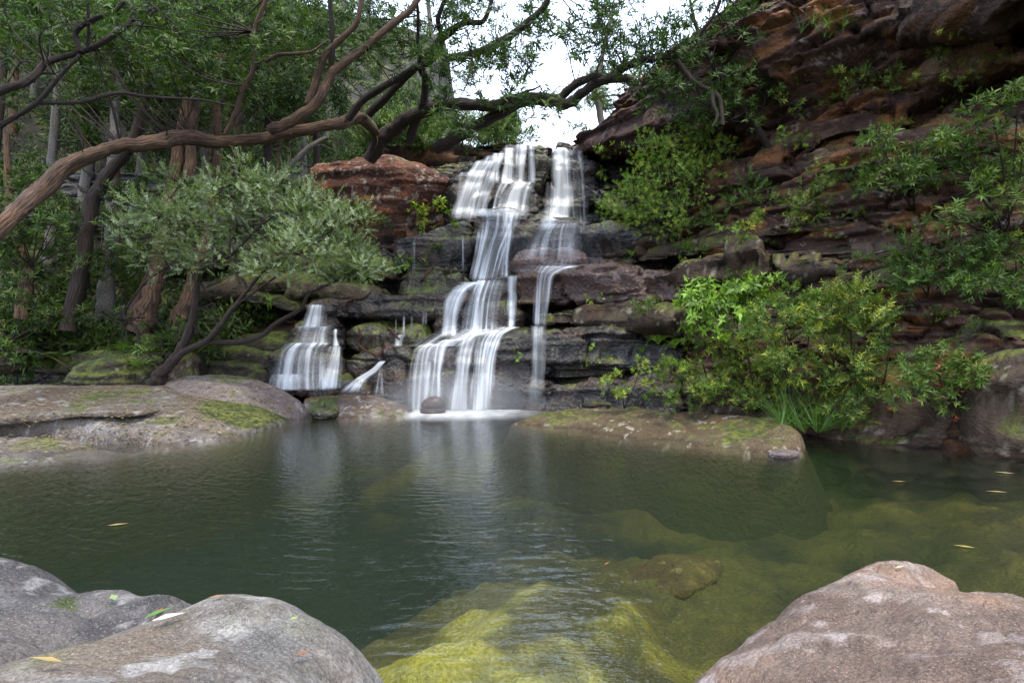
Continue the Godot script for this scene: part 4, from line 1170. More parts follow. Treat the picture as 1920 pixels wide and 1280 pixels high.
func near_rock() -> void:
	var a := [P(-200, 1015, 2.75), P(0, 1045, 2.48), P(120, 1075, 2.4), P(240, 1100, 2.3), P(340, 1122, 2.25), P(400, 1134, 2.15), P(-300, 1180, 1.7), P(0, 1200, 1.72), P(140, 1190, 1.85), P(60, 1120, 2.1), P(200, 1150, 2.05), P(300, 1150, 2.0),
		P(-100, 960, 3.1) - Vector3(0, .5, 0), P(120, 1080, 2.75) - Vector3(0, .6, 0), P(300, 1130, 2.6) - Vector3(0, .7, 0), P(450, 1160, 2.4) - Vector3(0, .7, 0), P(100, 1230, 1.6) - Vector3(0, .15, 0), P(-100, 1300, 1.35), P(300, 1200, 1.8) - Vector3(0, .3, 0)]
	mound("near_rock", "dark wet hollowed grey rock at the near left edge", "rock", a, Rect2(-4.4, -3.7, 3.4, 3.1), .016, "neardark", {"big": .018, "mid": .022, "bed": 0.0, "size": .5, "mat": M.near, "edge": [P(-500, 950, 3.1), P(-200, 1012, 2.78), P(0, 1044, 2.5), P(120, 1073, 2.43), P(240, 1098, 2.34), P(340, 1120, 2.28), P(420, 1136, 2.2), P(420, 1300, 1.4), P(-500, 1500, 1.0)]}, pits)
	var b := [P(-40, 1262, 1.62), P(80, 1226, 1.72), P(180, 1198, 1.80), P(270, 1164, 1.93), P(330, 1142, 2.04), P(400, 1128, 2.15), P(470, 1130, 2.18), P(540, 1148, 2.2), P(600, 1178, 2.18), P(660, 1216, 2.12), P(710, 1260, 2.05), P(740, 1300, 1.98),
		P(330, 1200, 1.75), P(450, 1190, 1.8), P(560, 1220, 1.8), P(200, 1270, 1.45), P(400, 1290, 1.4), P(600, 1300, 1.6), P(0, 1340, 1.2), P(300, 1450, 1.0), P(650, 1400, 1.4),
		P(400, 1140, 2.5) - Vector3(0, .6, 0), P(560, 1160, 2.55) - Vector3(0, .6, 0), P(720, 1240, 2.4) - Vector3(0, .6, 0), P(800, 1320, 2.2) - Vector3(0, .6, 0), P(780, 1450, 1.6) - Vector3(0, .4, 0), P(150, 1190, 2.1) - Vector3(0, .25, 0), P(0, 1240, 1.9) - Vector3(0, .25, 0)]
	mound("near_rock", "pale grey pitted rock dome with lichen nearest on the left", "rock", b, Rect2(-2.6, -2.75, 2.5, 2.2), .012, "nearleft", {"big": .018, "mid": .02, "bed": 0.0, "size": .5, "mat": M.near, "edge": [P(-80, 1262, 1.65), P(80, 1226, 1.75), P(180, 1196, 1.84), P(270, 1162, 1.98), P(330, 1140, 2.08), P(400, 1126, 2.2), P(470, 1128, 2.24), P(540, 1146, 2.26), P(600, 1176, 2.24), P(660, 1214, 2.17), P(715, 1262, 2.08), P(760, 1330, 1.95), P(780, 1500, 1.4), P(-100, 1600, .9)]}, pits)
	var c := [P(1290, 1290, 2.15), P(1340, 1240, 2.3), P(1400, 1190, 2.42), P(1470, 1135, 2.52), P(1510, 1110, 2.6), P(1560, 1085, 2.72), P(1610, 1062, 2.82), P(1680, 1062, 2.85), P(1750, 1074, 2.75), P(1782, 1088, 2.65), P(1782, 1110, 2.5), P(1860, 1112, 2.35), P(1930, 1124, 2.25), P(2050, 1110, 2.3),
		P(1500, 1180, 2.15), P(1600, 1150, 2.3), P(1650, 1200, 2.0), P(1800, 1180, 1.95), P(1930, 1220, 1.75), P(1450, 1270, 1.9), P(1600, 1290, 1.75), P(1800, 1300, 1.55), P(1500, 1500, 1.3), P(1900, 1500, 1.1), P(2200, 1300, 1.6),
		P(1290, 1250, 2.6) - Vector3(0, .5, 0), P(1440, 1120, 2.95) - Vector3(0, .5, 0), P(1600, 1045, 3.3) - Vector3(0, .55, 0), P(1780, 1060, 3.1) - Vector3(0, .55, 0), P(1900, 1095, 2.8) - Vector3(0, .6, 0), P(2100, 1090, 2.7) - Vector3(0, .5, 0), P(1240, 1400, 1.9) - Vector3(0, .3, 0)]
	var notch := func(x: float, z: float) -> float:
		return .02 * n_bed.get_noise_2d(x * .9 + z * .5, z * 3.0 - x) - .018 * smoothstep(.03, .0, absf(n_big.get_noise_2d(x * 1.5 - 7.0, z * 2.6))) - 0.10 * exp(-(pow((x - 2.0) / .10, 2.0) + pow((z + 2.52) / .08, 2.0)))
	mound("near_rock", "pinkish brown rock with white streaks at the near right", "rock", c, Rect2(.35, -3.6, 3.2, 3.0), .014, "nearright", {"big": .03, "mid": .03, "bed": 0.0, "size": .5, "mat": M.near, "edge": [P(1230, 1360, 2.0), P(1290, 1286, 2.2), P(1340, 1238, 2.34), P(1400, 1188, 2.46), P(1470, 1133, 2.57), P(1520, 1105, 2.66), P(1560, 1083, 2.76), P(1610, 1060, 2.88), P(1680, 1058, 2.92), P(1750, 1070, 2.82), P(1786, 1088, 2.68), P(1800, 1106, 2.5), P(1860, 1110, 2.4), P(1930, 1122, 2.3), P(2100, 1110, 2.4), P(2300, 1400, 1.5), P(1300, 1700, 1.0)]}, notch)

func pits(x: float, z: float) -> float:
	var out := .010 * n_bed.get_noise_2d(x * .8, z * 3.0) - .014 * smoothstep(.03, .0, absf(n_big.get_noise_2d(x * 1.6 + 20.0, z * 3.2)))
	for h in hollows:
		var dx: float = (x - h.x) / h.z
		var dz: float = (z - h.y) / (h.z * .55)
		var q := dx * dx + dz * dz
		if q < 9.0: out -= h.z * .55 * exp(-q)
	return out

var hollows: Array[Vector3] = []
func make_hollows() -> void:
	# small weathered hollows: x, z, radius
	for e in [[24, 1088, .035], [140, 1126, .05], [165, 1135, .04], [330, 1116, .03], [255, 1110, .02], [212, 1108, .018], [70, 1150, .025], [488, 1178, .03], [562, 1222, .04], [640, 1208, .045], [600, 1190, .03], [440, 1252, .035], [350, 1196, .02], [505, 1165, .02], [520, 1246, .03], [668, 1250, .03], [320, 1230, .02], [230, 1225, .025], [590, 1250, .02], [420, 1180, .018], [120, 1180, .02]]:
		var d: float = 1000.0 * (EYE - .6) / (e[1] - 640.0)
		var p := P(e[0], e[1], d)
		hollows.append(Vector3(p.x, p.z, e[2]))
	var r := RandomNumberGenerator.new()
	r.seed = 17
	for k in 70: hollows.append(Vector3(r.randf_range(-2.4, -.3), r.randf_range(-2.4, -1.2), r.randf_range(.006, .016)))

func pool() -> void:
	# the bed: shallow by the near rocks and on the right, deep on the left
	var pts := [P(960, 1280, 3.2), P(800, 1230, 3.4), P(700, 1150, 4.2), P(1050, 1200, 3.9), P(1250, 1150, 3.8), P(1250, 1000, 5.4), P(1000, 1050, 5.6), P(1500, 1000, 4.6), P(1700, 980, 4.6), P(1880, 990, 4.0), P(1880, 930, 5.0), P(1600, 900, 6.5), P(1900, 880, 6.2), P(1450, 1080, 3.6), P(1200, 900, 7.6), P(1000, 860, 9.5), P(700, 840, 10.8), P(900, 800, 12.0)]
	for k in pts.size(): pts[k].y = [-.42, -.46, -.8, -.50, -.60, -.9, -.95, -.98, -.82, -.66, -.86, -1.05, -.85, -.74, -1.15, -1.2, -1.1, -.7][k]
	pts.append_array([Vector3(-2.5, -1.9, -4.5), Vector3(-4.5, -1.9, -5.0), Vector3(-1.5, -1.8, -6.5), Vector3(-3.5, -1.6, -8.0), Vector3(-6.5, -1.5, -4.5), Vector3(-2.5, -1.2, -2.8), Vector3(0, -.6, -1.5), Vector3(4.5, -.6, -2.0), Vector3(7.0, -.3, -5.0), Vector3(-8, -1.2, -3.0)])
	var sh := Sheet.new(pts)
	var st := .05
	var box := Rect2(-12, -14, 22, 13.6)
	var w := int(box.size.x / st) + 1
	var h := int(box.size.y / st) + 1
	var v := PackedVector3Array()
	var col := PackedColorArray()
	v.resize(w * h)
	col.resize(w * h)
	for j in h:
		for i in w:
			var x := box.position.x + i * st
			var z := box.position.y + j * st
			v[j * w + i] = Vector3(x, minf(sh.y(x, z) + .22 * n_big.get_noise_3d(x * 2.2, 0, z * 2.2) + .08 * n_mid.get_noise_3d(x, 0, z), -.15), z)
	var nrm := grid_normals(w, h, v, Vector3.UP)
	for k in v.size():
		var p := v[k]
		var f := n_big.get_noise_3d(p.x * 2.0, 5, p.z * 2.0)
		var g := n_mid.get_noise_3d(p.x * 1.2, 9, p.z * 1.2)
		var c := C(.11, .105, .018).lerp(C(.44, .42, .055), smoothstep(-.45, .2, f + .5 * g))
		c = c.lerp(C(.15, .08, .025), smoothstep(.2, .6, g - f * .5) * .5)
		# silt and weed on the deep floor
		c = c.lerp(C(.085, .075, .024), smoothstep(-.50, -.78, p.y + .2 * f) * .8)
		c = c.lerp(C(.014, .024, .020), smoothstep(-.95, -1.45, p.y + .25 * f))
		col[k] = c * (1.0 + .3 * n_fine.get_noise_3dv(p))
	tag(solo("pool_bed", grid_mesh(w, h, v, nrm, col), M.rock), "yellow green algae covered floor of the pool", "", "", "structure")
	var sunk := [[1262, 1010, 5.7, .50, "sunkbrown", "submerged orange rimmed boulder in the middle of the pool"], [1150, 1120, 4.7, .40, "sunkbrown", "submerged brown stone below the reflected falls"], [1110, 1215, 3.85, .42, "sunk", "large submerged yellow boulder near the bottom edge"], [950, 1265, 3.5, .36, "sunk", "submerged pale yellow stone nearest the camera"], [1210, 1195, 4.1, .30, "sunk", "submerged yellow stone right of the reflected light"], [860, 1170, 4.3, .40, "sunk", "submerged mossy stone beside the pale grey rock's tip"], [850, 1290, 2.55, .34, "sunkbrown", "wet brown rock just under the water at the lower edge"], [1580, 1070, 3.5, .38, "sunkbrown", "drowned brown foot of the pinkish near rock"]]
	for e in sunk:
		var at := P(e[0], e[1], e[2])
		boulder("sunken_boulder", e[5], "boulder", Vector3(at.x, minf(at.y, -.06) - e[3] * .22 - .27, at.z), Vector3(e[3] * 1.35, e[3] * .17, e[3] * .75), e[0] * .7, e[4], {"big": .12, "mid": .07, "bed": .0, "step": .03}, "boulders under the pool's water")
	# the water's surface: a low swell, finer ripples in its material
	var uv := PackedVector2Array()
	var wv := PackedVector3Array()
	var ww := 560
	var wh := 620
	wv.resize(ww * wh)
	uv.resize(ww * wh)
	for j in wh:
		var z := -.6 - 12.4 * pow(float(j) / (wh - 1), 1.7)
		var near := smoothstep(-8.5, -3.0, z)
		for i in ww:
			var e := 2.0 * float(i) / (ww - 1) - 1.0
			var x := 14.0 * (0.42 * e + 0.58 * e * e * e)
			var amp := 0.0012 + .0080 * near * smoothstep(-.5, .3, n_big.get_noise_2d(x * 1.1, z * 2.4))
			# wavelets that run in arcs round the foot of the falls
			var r := sqrt((x + .8) * (x + .8) + (z + 12.0) * (z + 12.0))
			var a := atan2(x + .8, z + 12.0)
			var y := n_mid.get_noise_2d(a * 9.0, r * 5.5) + .22 * n_mid.get_noise_2d(x * 4.0 + 9.0, z * 4.0)
			wv[j * ww + i] = Vector3(x, amp * y, z)
			uv[j * ww + i] = Vector2(x, z)
	var wn := grid_normals(ww, wh, wv, Vector3.UP)
	tag(solo("pool_water", grid_mesh(ww, wh, wv, wn, PackedColorArray(), uv), M.water), "clear green pool rippled in the foreground", "", "", "structure")
	# the pool's own murk, which swallows the deep parts
	var murk := FogVolume.new()
	murk.name = "pool_murk"
	murk.size = Vector3(26, 3.0, 13.4)
	murk.position = Vector3(-1, -1.52, -7.2)
	var fm := FogMaterial.new()
	fm.density = 0.2
	fm.albedo = C(.05, .08, .045).linear_to_srgb()
	murk.material = fm
	murk.set_meta("kind", "stuff")
	murk.set_meta("label", "murky green body of the pool's water")
	add_child(murk)
	for e in [["falls_mist", Vector3(-1.2, .3, -11.7), Vector3(3.4, 1.1, 1.3), .5, "soft spray hanging where the main falls land"], ["plunge_mist", P(1045, 455, 13.3), Vector3(2.0, 1.5, 1.2), .10, "spray around the boulder under the right plunge"]]:
		# thickest in the middle: four shells, one inside the other
		for k in 4:
			var mist := FogVolume.new()
			mist.name = e[0]
			mist.shape = RenderingServer.FOG_VOLUME_SHAPE_ELLIPSOID
			mist.position = e[1]
			mist.size = (e[2] as Vector3) * [1.15, .9, .65, .4][k]
			var mm := FogMaterial.new()
			mm.density = float(e[3]) * .3
			mm.albedo = Color(.95, .97, 1)
			mist.material = mm
			mist.set_meta("kind", "stuff")
			mist.set_meta("label", e[4])
			add_child(mist, true)
	# foam where the falls enter
	var foam := begin()
	var fw := 60
	var fh := 16
	var fv := PackedVector3Array()
	var fc := PackedColorArray()
	fv.resize(fw * fh)
	fc.resize(fw * fh)
	for j in fh:
		for i in fw:
			var u := float(i) / (fw - 1)
			var t := float(j) / (fh - 1)
			fv[j * fw + i] = Vector3(lerpf(-2.45, 1.0, u), .02 + .03 * (1.0 - t), lerpf(-12.2, -10.3, t))
			var s := .7 + .3 * n_line.get_noise_2d(u * 9.0, t * 2.0)
			fc[j * fw + i] = Color(1, 1, 1, 1.0 * s * smoothstep(0, .12, u) * smoothstep(1.0, .45, u) * smoothstep(1.0, .25, t + .3 * absf(u - .3)))
	var fo := solo("water_foam", grid_mesh(fw, fh, fv, grid_normals(fw, fh, fv, Vector3.UP), fc), M.falls)
	tag(fo, "soft white foam where the main falls meet the pool", "foam", "", "stuff")

func water_falls() -> void:
	var t := thing("waterfall", "tall silky white waterfall dropping over many ledges into the pool", "waterfall", Vector3(-.6, 0, -12.0))
	# upper left veil
	stream(t, "water_stream", [[912, 300], [892, 335], [876, 375], [866, 414]], [44, 48, 50, 56], .9, 1, {"even": .35, "fade_low": .2})
	stream(t, "water_stream", [[930, 290], [912, 330], [898, 370], [888, 414]], [50, 44, 40, 44], .6, 2, {"fade_low": .25})
	stream(t, "water_stream", [[872, 322], [866, 350], [862, 400]], [22, 18, 16], .5, 5, {"gap": .1, "fade_low": .3})
	stream(t, "water_stream", [[936, 286], [930, 315], [926, 345]], [26, 22, 24], .7, 61, {"fade_low": .2})
	stream(t, "water_stream", [[958, 276], [953, 310], [950, 345]], [26, 24, 28], .85, 62, {"even": .3})
	stream(t, "water_stream", [[978, 269], [974, 310], [972, 344]], [24, 22, 26], .8, 63, {"even": .25})
	stream(t, "water_stream", [[995, 265], [996, 300], [998, 344]], [16, 14, 16], .75, 64, {"even": .3})
	stream(t, "water_stream", [[984, 340], [972, 360], [962, 400]], [46, 56, 70], .85, 3, {"even": .3, "fade_low": .2})
	stream(t, "water_stream", [[946, 342], [934, 368], [928, 400]], [24, 18, 20], .75, 4, {"fade_low": .2})
	stream(t, "water_stream", [[918, 368], [910, 385], [904, 404]], [14, 14, 18], .6, 65, {"fade_low": .3})
	stream(t, "water_stream", [[930, 390], [930, 398], [928, 406]], [120, 130, 130], .55, 66, {"even": .5, "fade_low": .3})
	# right plunge
	stream(t, "water_stream", [[1053, 258], [1053, 300], [1054, 350], [1052, 418]], [38, 38, 46, 56], .95, 6, {"even": .5, "fine": .7})
	stream(t, "water_stream", [[1076, 280], [1082, 330], [1086, 400], [1086, 440]], [44, 44, 36, 40], .30, 7, {"gap": .15})
	stream(t, "water_stream", [[1036, 340], [1034, 380], [1030, 430]], [30, 36, 40], .45, 8)
	stream(t, "water_stream", [[1050, 418], [1040, 445], [1035, 492]], [80, 120, 140], .34, 9, {"even": .15, "fade_low": .3})
	stream(t, "water_stream", [[1040, 485], [1030, 500], [1020, 512]], [90, 120, 150], .16, 26, {"even": .2})
	# curtain under the upper veil
	stream(t, "water_stream", [[940, 396], [935, 430], [922, 470], [908, 528]], [90, 80, 64, 60], .85, 10, {"gap": .12})
	stream(t, "water_stream", [[955, 400], [953, 440], [948, 480], [945, 520]], [34, 26, 20, 26], .6, 11)
	# middle curtain
	stream(t, "water_stream", [[885, 528], [862, 545], [848, 580], [842, 632]], [50, 42, 40, 42], .9, 12, {"even": .35})
	stream(t, "water_stream", [[918, 524], [908, 555], [903, 590], [900, 628]], [64, 70, 70, 76], .8, 13)
	stream(t, "water_stream", [[960, 516], [960, 560], [958, 616]], [22, 20, 18], .75, 14, {"even": .3})
	# slab's own thin fall
	stream(t, "water_stream", [[1045, 498], [1030, 506], [1020, 520], [1016, 570], [1014, 612]], [100, 60, 40, 34, 34], .65, 15, {"even": .2})
	stream(t, "water_stream", [[1010, 610], [1008, 650], [1006, 720], [1004, 776]], [36, 34, 32, 36], .38, 16, {"even": .3, "fade_low": .4})
	# lowest row of streams
	stream(t, "water_stream", [[880, 616], [850, 630], [820, 650]], [120, 130, 130], .45, 17, {"even": .1})
	stream(t, "water_stream", [[798, 646], [782, 660], [774, 700], [770, 778]], [24, 20, 18, 22], .45, 18)
	stream(t, "water_stream", [[818, 644], [800, 656], [792, 700], [785, 778]], [44, 36, 32, 36], .85, 19, {"even": .3})
	stream(t, "water_stream", [[850, 636], [826, 648], [817, 700], [814, 778]], [44, 34, 26, 32], .8, 20, {"even": .3})
	stream(t, "water_stream", [[895, 622], [876, 640], [866, 690], [858, 778]], [52, 38, 32, 42], .9, 21, {"even": .35})
	stream(t, "water_stream", [[925, 618], [906, 640], [897, 700], [892, 778]], [34, 26, 26, 36], .75, 22, {"even": .25})
	stream(t, "water_stream", [[955, 612], [930, 630], [915, 680], [905, 778]], [44, 32, 30, 46], .85, 23, {"even": .3})
	stream(t, "water_stream", [[860, 650], [860, 700], [860, 780]], [190, 190, 200], .07, 24, {"even": .3, "lift": .12})
	# thin threads on the left face
	for e in [[776, 446, 520, 9, .5], [868, 440, 512, 7, .5], [757, 590, 632, 8, .45], [772, 590, 632, 8, .45], [796, 582, 612, 16, .5], [742, 596, 640, 6, .3]]:
		stream(t, "water_thread", [[e[0], e[1]], [e[0], (e[1] + e[2]) * .5], [e[0] - 1, e[2]]], [e[3] * .7, e[3] * .6, e[3] * .8], e[4] * .7, int(e[0]), {"even": .1, "fade_low": .4, "fade_top": .2})
	stream(t, "water_thread", [[755, 626], [748, 636], [746, 650]], [18, 20, 22], .6, 61, {"even": .3})
	var s := thing("side_cascade", "small fan shaped white cascade on the left of the main falls", "waterfall", Vector3(-4.9, .3, -12.5))
	stream(s, "water_stream", [[596, 570], [592, 590], [588, 615]], [34, 46, 58], .8, 31)
	stream(s, "water_stream", [[592, 610], [586, 628], [582, 646]], [74, 80, 90], .65, 32, {"even": .3})
	stream(s, "water_stream", [[628, 616], [628, 632], [630, 650]], [9, 9, 16], .8, 33, {"even": .4})
	stream(s, "water_stream", [[580, 642], [566, 660], [560, 700], [560, 732]], [92, 110, 120, 124], .75, 34, {"even": .2})
	stream(s, "water_stream", [[630, 648], [622, 680], [612, 730]], [28, 46, 60], .6, 35, {"gap": .1})
	stream(s, "water_stream", [[540, 700], [536, 715], [534, 732]], [70, 80, 86], .7, 36, {"even": .3})
	var q := thing("side_rill", "slanting white rill between the side cascade and main falls", "waterfall", Vector3(-3.6, .3, -12.3))
	stream(q, "water_stream", [[718, 676], [700, 694], [676, 712], [655, 738]], [14, 20, 30, 52], .75, 41, {"even": .1, "fade_low": .2})
	stream(q, "water_stream", [[714, 690], [711, 710], [708, 742]], [8, 14, 24], .6, 42, {"even": .1, "fade_low": .2})
	var r := thing("small_spill", "little white spill into the pool beside the mossy stone", "waterfall", P(568, 785, 11.1))
	stream(r, "water_stream", [[572, 755], [566, 768], [564, 786]], [12, 22, 40], .9, 51, {"even": .5})

# ---------------------------------------------------------------- plants
const DARK := Color(.042, .078, .015)
const MID := Color(.085, .152, .024)
const OLIVE := Color(.12, .165, .032)
const LIME := Color(.19, .32, .04)
const YELLOW := Color(.28, .31, .04)
const SILVER := Color(.27, .335, .20)
const PALE := Color(.13, .17, .075)
const ORDER := ["first", "second", "third", "fourth", "fifth", "sixth", "seventh", "eighth", "ninth", "tenth", "eleventh", "twelfth", "thirteenth", "fourteenth"]
const RED := Color(.20, .06, .03)

func patches(x0: float, y0: float, x1: float, y1: float, n: int, r0: float, r1: float, d0: float, d1: float, each: int) -> Array:
	var out := []
	for k in n:
		var r := rng.randf_range(r0, r1)
		out.append([rng.randf_range(x0, x1), rng.randf_range(y0, y1), rng.randf_range(d0, d1), r * rng.randf_range(.9, 1.5), r * rng.randf_range(.6, 1.0), each])
	return out

func tree(called: String, label: String, list: Array, widths: Array, d0: float, d1: float, mat: String, clumps := [], kind := "lance", tints := [], size := 1.0, limbs := [], group := "") -> Node3D:
	var base := P(list[0][0], list[0][1], d0)
	var t := thing(called, label, "tree", base, group)
	var from := limb("trunk", list, widths, d0, d1, M[mat], t, 12, .24)
	var bare := begin()
	for k in 15:
		var at := smoothed(from, rng.randf_range(.25, 1.0))
		var way := Vector3(rng.randfn(), rng.randfn() * .7 + .3, rng.randfn() * .5).normalized() * rng.randf_range(.35, 1.1)
		var mid := at + way * .5 + Vector3(rng.randfn(), rng.randfn(), rng.randfn()) * .09
		var end := at + way + Vector3(rng.randfn(), rng.randfn(), rng.randfn()) * .12
		add_tube(bare, [at, mid, end], [.014, .010, .004], 5, .1, 5)
		add_tube(bare, [mid, mid + way * .3 + Vector3(rng.randfn(), rng.randfn(), rng.randfn()) * .12, mid + way * .5 + Vector3(rng.randfn(), rng.randfn(), rng.randfn()) * .25], [.007, .005, .002], 4, 0.0, 4)
	part("bare_twigs", done(bare), M[mat], t).set_meta("kind", "stuff")
	for b in limbs:
		from.append_array(limb("branch", b[0], b[1], b[2], b[3], M[b[4] if b.size() > 4 else mat], t, 8, .2))
	if called != "leaning_tree": tints = tints.map(func(c): return c * .82)
	if clumps.size(): crown(t, kind, clumps, tints, size, .35, M.twig, from)
	return t

func forest() -> void:
	rng.seed = 77
	# what grows low on the hillside
	var low := [[], [], []]
	for k in 9000:
		var d := 11.8 + 20.0 * pow(rng.randf(), 1.4)
		var x := rng.randf_range(-1.15 * d, .1 * d)
		if x > -6.5 and d < 17.2: continue
		if n_big.get_noise_3d(x * 1.6, 3, d * 1.6) < -.18: continue
		var p := Vector3(x, hill_y(x, -d) + rng.randf_range(-.05, .55), -d)
		low[k % 3].append(Transform3D(facing(Vector3(rng.randfn() * .6, 1, rng.randfn() * .6 + .3), rng.randf() * TAU, rng.randf_range(.7, 1.7)), p))
	var u := thing("undergrowth", "dark green bushes and ferns covering the left hillside", "", Vector3(-8, 2, -14))
	u.set_meta("kind", "stuff")
	for k in 3600:
		var d := 17.2 + 15.0 * pow(rng.randf(), 1.3)
		var x := rng.randf_range(-.55 * d, .02 * d)
		var p := Vector3(x, hill_y(x, -d) + rng.randf_range(-.05, .7), -d)
		low[k % 3].append(Transform3D(facing(Vector3(rng.randfn() * .6, 1, rng.randfn() * .6 + .3), rng.randf() * TAU, rng.randf_range(.9, 1.7)), p))
	for k in 3: foliage("foliage", u, "far", low[k], [DARK * .7, MID * .7, DARK * .8, OLIVE * .6], k)
	# slender trees of the wood
	var sites := []
	for k in 40:
		var d := 14.0 + 17.0 * pow(float(k) / 40.0, .9)
		var x := -d * (0.30 + .72 * fposmod(k * .618, 1.0))
		if k % 4 == 3: x = -d * rng.randf_range(.42, .9)
		if x > -.36 * d: continue
		if d < 18.0 and x > -6.0: d += 5.0
		sites.append([x / d, x, d, k % 3])
	sites.sort_custom(func(m, n): return m[0] < n[0])
	var seen := [0, 0, 0]
	for site in sites:
		var x: float = site[1]
		var d: float = site[2]
		var k: int = site[3]
		var shared := "%s forest tree, %s from the left among the %s ones on the hillside" % [["grey trunked", "brown trunked", "dark trunked"][k], ORDER[seen[k]], ["grey", "brown", "dark"][k]]
		seen[k] += 1
		var y := hill_y(x, -d)
		var tall := rng.randf_range(6.5, 11.0)
		var base := Vector3(x, y - .3, -d)
		var t := thing("forest_tree", shared, "tree", base, "trees crowded on the hillside")
		var lean := Vector3(rng.randfn() * .8, 0, rng.randfn() * .5)
		var pts := [base, base + Vector3(0, tall * .35, 0) + lean * .5, base + Vector3(0, tall * .7, 0) + lean * rng.randf_range(.6, 1.4), base + Vector3(0, tall, 0) + lean * 1.6]
		var r := rng.randf_range(.07, .16)
		part("trunk", tube_mesh(pts, [r * 1.5, r, r * .7, r * .3], 8, .12, 6), M[["bark_grey", "bark_brown", "bark_dark"][k % 3]], t)
		var cl := []
		for c in 9:
			var q := smoothed(pts, rng.randf_range(.42, 1.0)) + Vector3(rng.randfn() * 1.1, rng.randfn() * .5, rng.randfn() * .8)
			var dd := -q.z
			var rr := rng.randf_range(.5, 1.0) / dd * F
			cl.append([q.x / dd * F + 960.0, 640.0 - (q.y - EYE) / dd * F, dd, rr, rr * .7, 75])
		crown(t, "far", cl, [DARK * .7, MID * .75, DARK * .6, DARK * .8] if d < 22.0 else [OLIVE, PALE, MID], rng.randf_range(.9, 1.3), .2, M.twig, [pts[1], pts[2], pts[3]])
	# single trees that stand out
	tree("grey_trunk_tree", "straight pale grey lichened trunk on the far left", [[88, 560], [92, 480], [97, 420], [100, 340], [98, 290], [106, 200], [112, 90], [118, -40]], [24, 18, 15], 13.5, 13.8, "bark_grey", patches(20, 20, 230, 190, 10, 30, 55, 12.5, 14.5, 60), "lance", [DARK, MID, DARK], 1.2)
	tree("grey_trunk_tree", "grey trunk with reddish flaking foot behind the arching trunk", [[198, 600], [195, 550], [203, 497], [209, 420], [206, 326], [216, 259], [214, 225], [225, 150], [243, 67], [275, 20], [290, -40]], [40, 26, 21, 17, 13], 12.6, 13.2, "bark_grey", patches(130, -10, 380, 150, 12, 30, 55, 12.0, 13.8, 60), "lance", [DARK, MID, MID], 1.2)
	tree("dark_trunk_tree", "dark leaning trunk crossing behind the arching trunk", [[128, 620], [145, 530], [166, 430], [176, 370], [205, 320], [240, 280], [260, 225], [272, 165], [300, 90], [310, -40]], [34, 26, 21, 16], 11.5, 12.2, "bark_dark", patches(180, 20, 420, 180, 10, 30, 50, 11.5, 13, 60), "lance", [DARK, MID], 1.15)
	tree("peeling_trunk_tree", "thick reddish trunk with peeling bark leaning right", [[258, 622], [275, 580], [287, 540], [301, 475], [312, 400], [326, 330], [338, 262], [352, 205], [372, 140], [398, 120], [430, 108], [470, 66], [510, 10], [530, -50]], [48, 33, 27, 24, 26, 17], 12.2, 12.8, "bark_red", patches(330, -20, 620, 130, 14, 34, 60, 12, 14, 60), "lance", [MID, DARK, OLIVE], 1.2,
		[[[[352, 340], [356, 300], [362, 235], [368, 190], [372, 150]], [26, 20, 14], 12.4, 12.7, "bark_brown"], [[[245, 600], [262, 560], [274, 530], [296, 470]], [26, 22, 18], 12.4, 12.5]])
	tree("stout_trunk_tree", "stout brown trunk rising behind the silvery bush", [[332, 628], [342, 590], [352, 556], [366, 512], [378, 470], [392, 420], [402, 350], [408, 250], [400, 120]], [46, 32, 27, 21, 15], 12.6, 13.4, "bark_brown", patches(330, 100, 520, 220, 8, 30, 50, 13, 15, 55), "lance", [DARK, MID], 1.2)
	tree("bent_tree", "thin crooked reddish tree at the left edge above the ferns", [[40, 600], [48, 540], [55, 505], [40, 470], [30, 430], [16, 350], [10, 250]], [30, 22, 16, 12], 11.5, 12.0, "bark_red", patches(-20, 330, 120, 470, 10, 28, 46, 11, 12.2, 60), "lance", [DARK, MID], 1.0)
	tree("grey_log", "grey mossy log leaning down from the red boulder", [[612, 258], [580, 275], [550, 305], [524, 330], [500, 362]], [9, 14, 16], 14.2, 13.6, "bark_grey")
	# middle storey of bushes in front of the slope
	var mid := [["dark green bush under the arching trunk at far left", 60, 460, -20, 380, 190, 540, 11, 12.2], ["leafy dark bush between the grey trunks", 190, 430, 110, 340, 300, 500, 12, 13.4], ["bush of small glossy leaves left of the peeling trunk", 130, 540, 60, 470, 220, 600, 11.4, 12.4], ["green bush above the arching trunk's middle", 300, 220, 180, 130, 440, 250, 12.5, 14.5], ["dark bush left of the huge red boulder", 500, 240, 420, 160, 600, 290, 14.5, 17], ["green bush at the far left above the boulders", 20, 600, -40, 540, 110, 650, 11, 12]]
	for m in mid:
		var dm: float = (m[7] + m[8]) * .5
		var t := thing("bush", m[0], "bush", P(m[1], m[2] + 40, dm))
		crown(t, "lance", patches(m[3], m[4], m[5], m[6], 9, 20, 38, m[7], m[8], 42), [DARK * .8, MID * .8, DARK * .7, OLIVE * .8], 1.0, .5, M.twig, [P(m[1], m[2] + 40, dm)])
	# the big trunk that arches over from the left
	var b := []
	b.append([[[506, 246], [535, 232], [562, 217], [600, 184], [619, 142], [640, 122], [677, 94], [722, 56], [771, 15], [800, -30]], [26, 24, 20, 16, 12], 10.9, 10.6])
	b.append([[[577, 195], [592, 150], [611, 101], [640, 72], [670, 37], [680, -30]], [18, 16, 13, 11], 10.8, 10.4])
	b.append([[[619, 142], [623, 75], [619, -20]], [13, 11, 9], 10.8, 10.3, "bark_dark"])
	b.append([[[424, 250], [442, 210], [457, 161], [474, 131], [476, 60], [502, -10]], [14, 12, 11, 9], 10.3, 9.8])
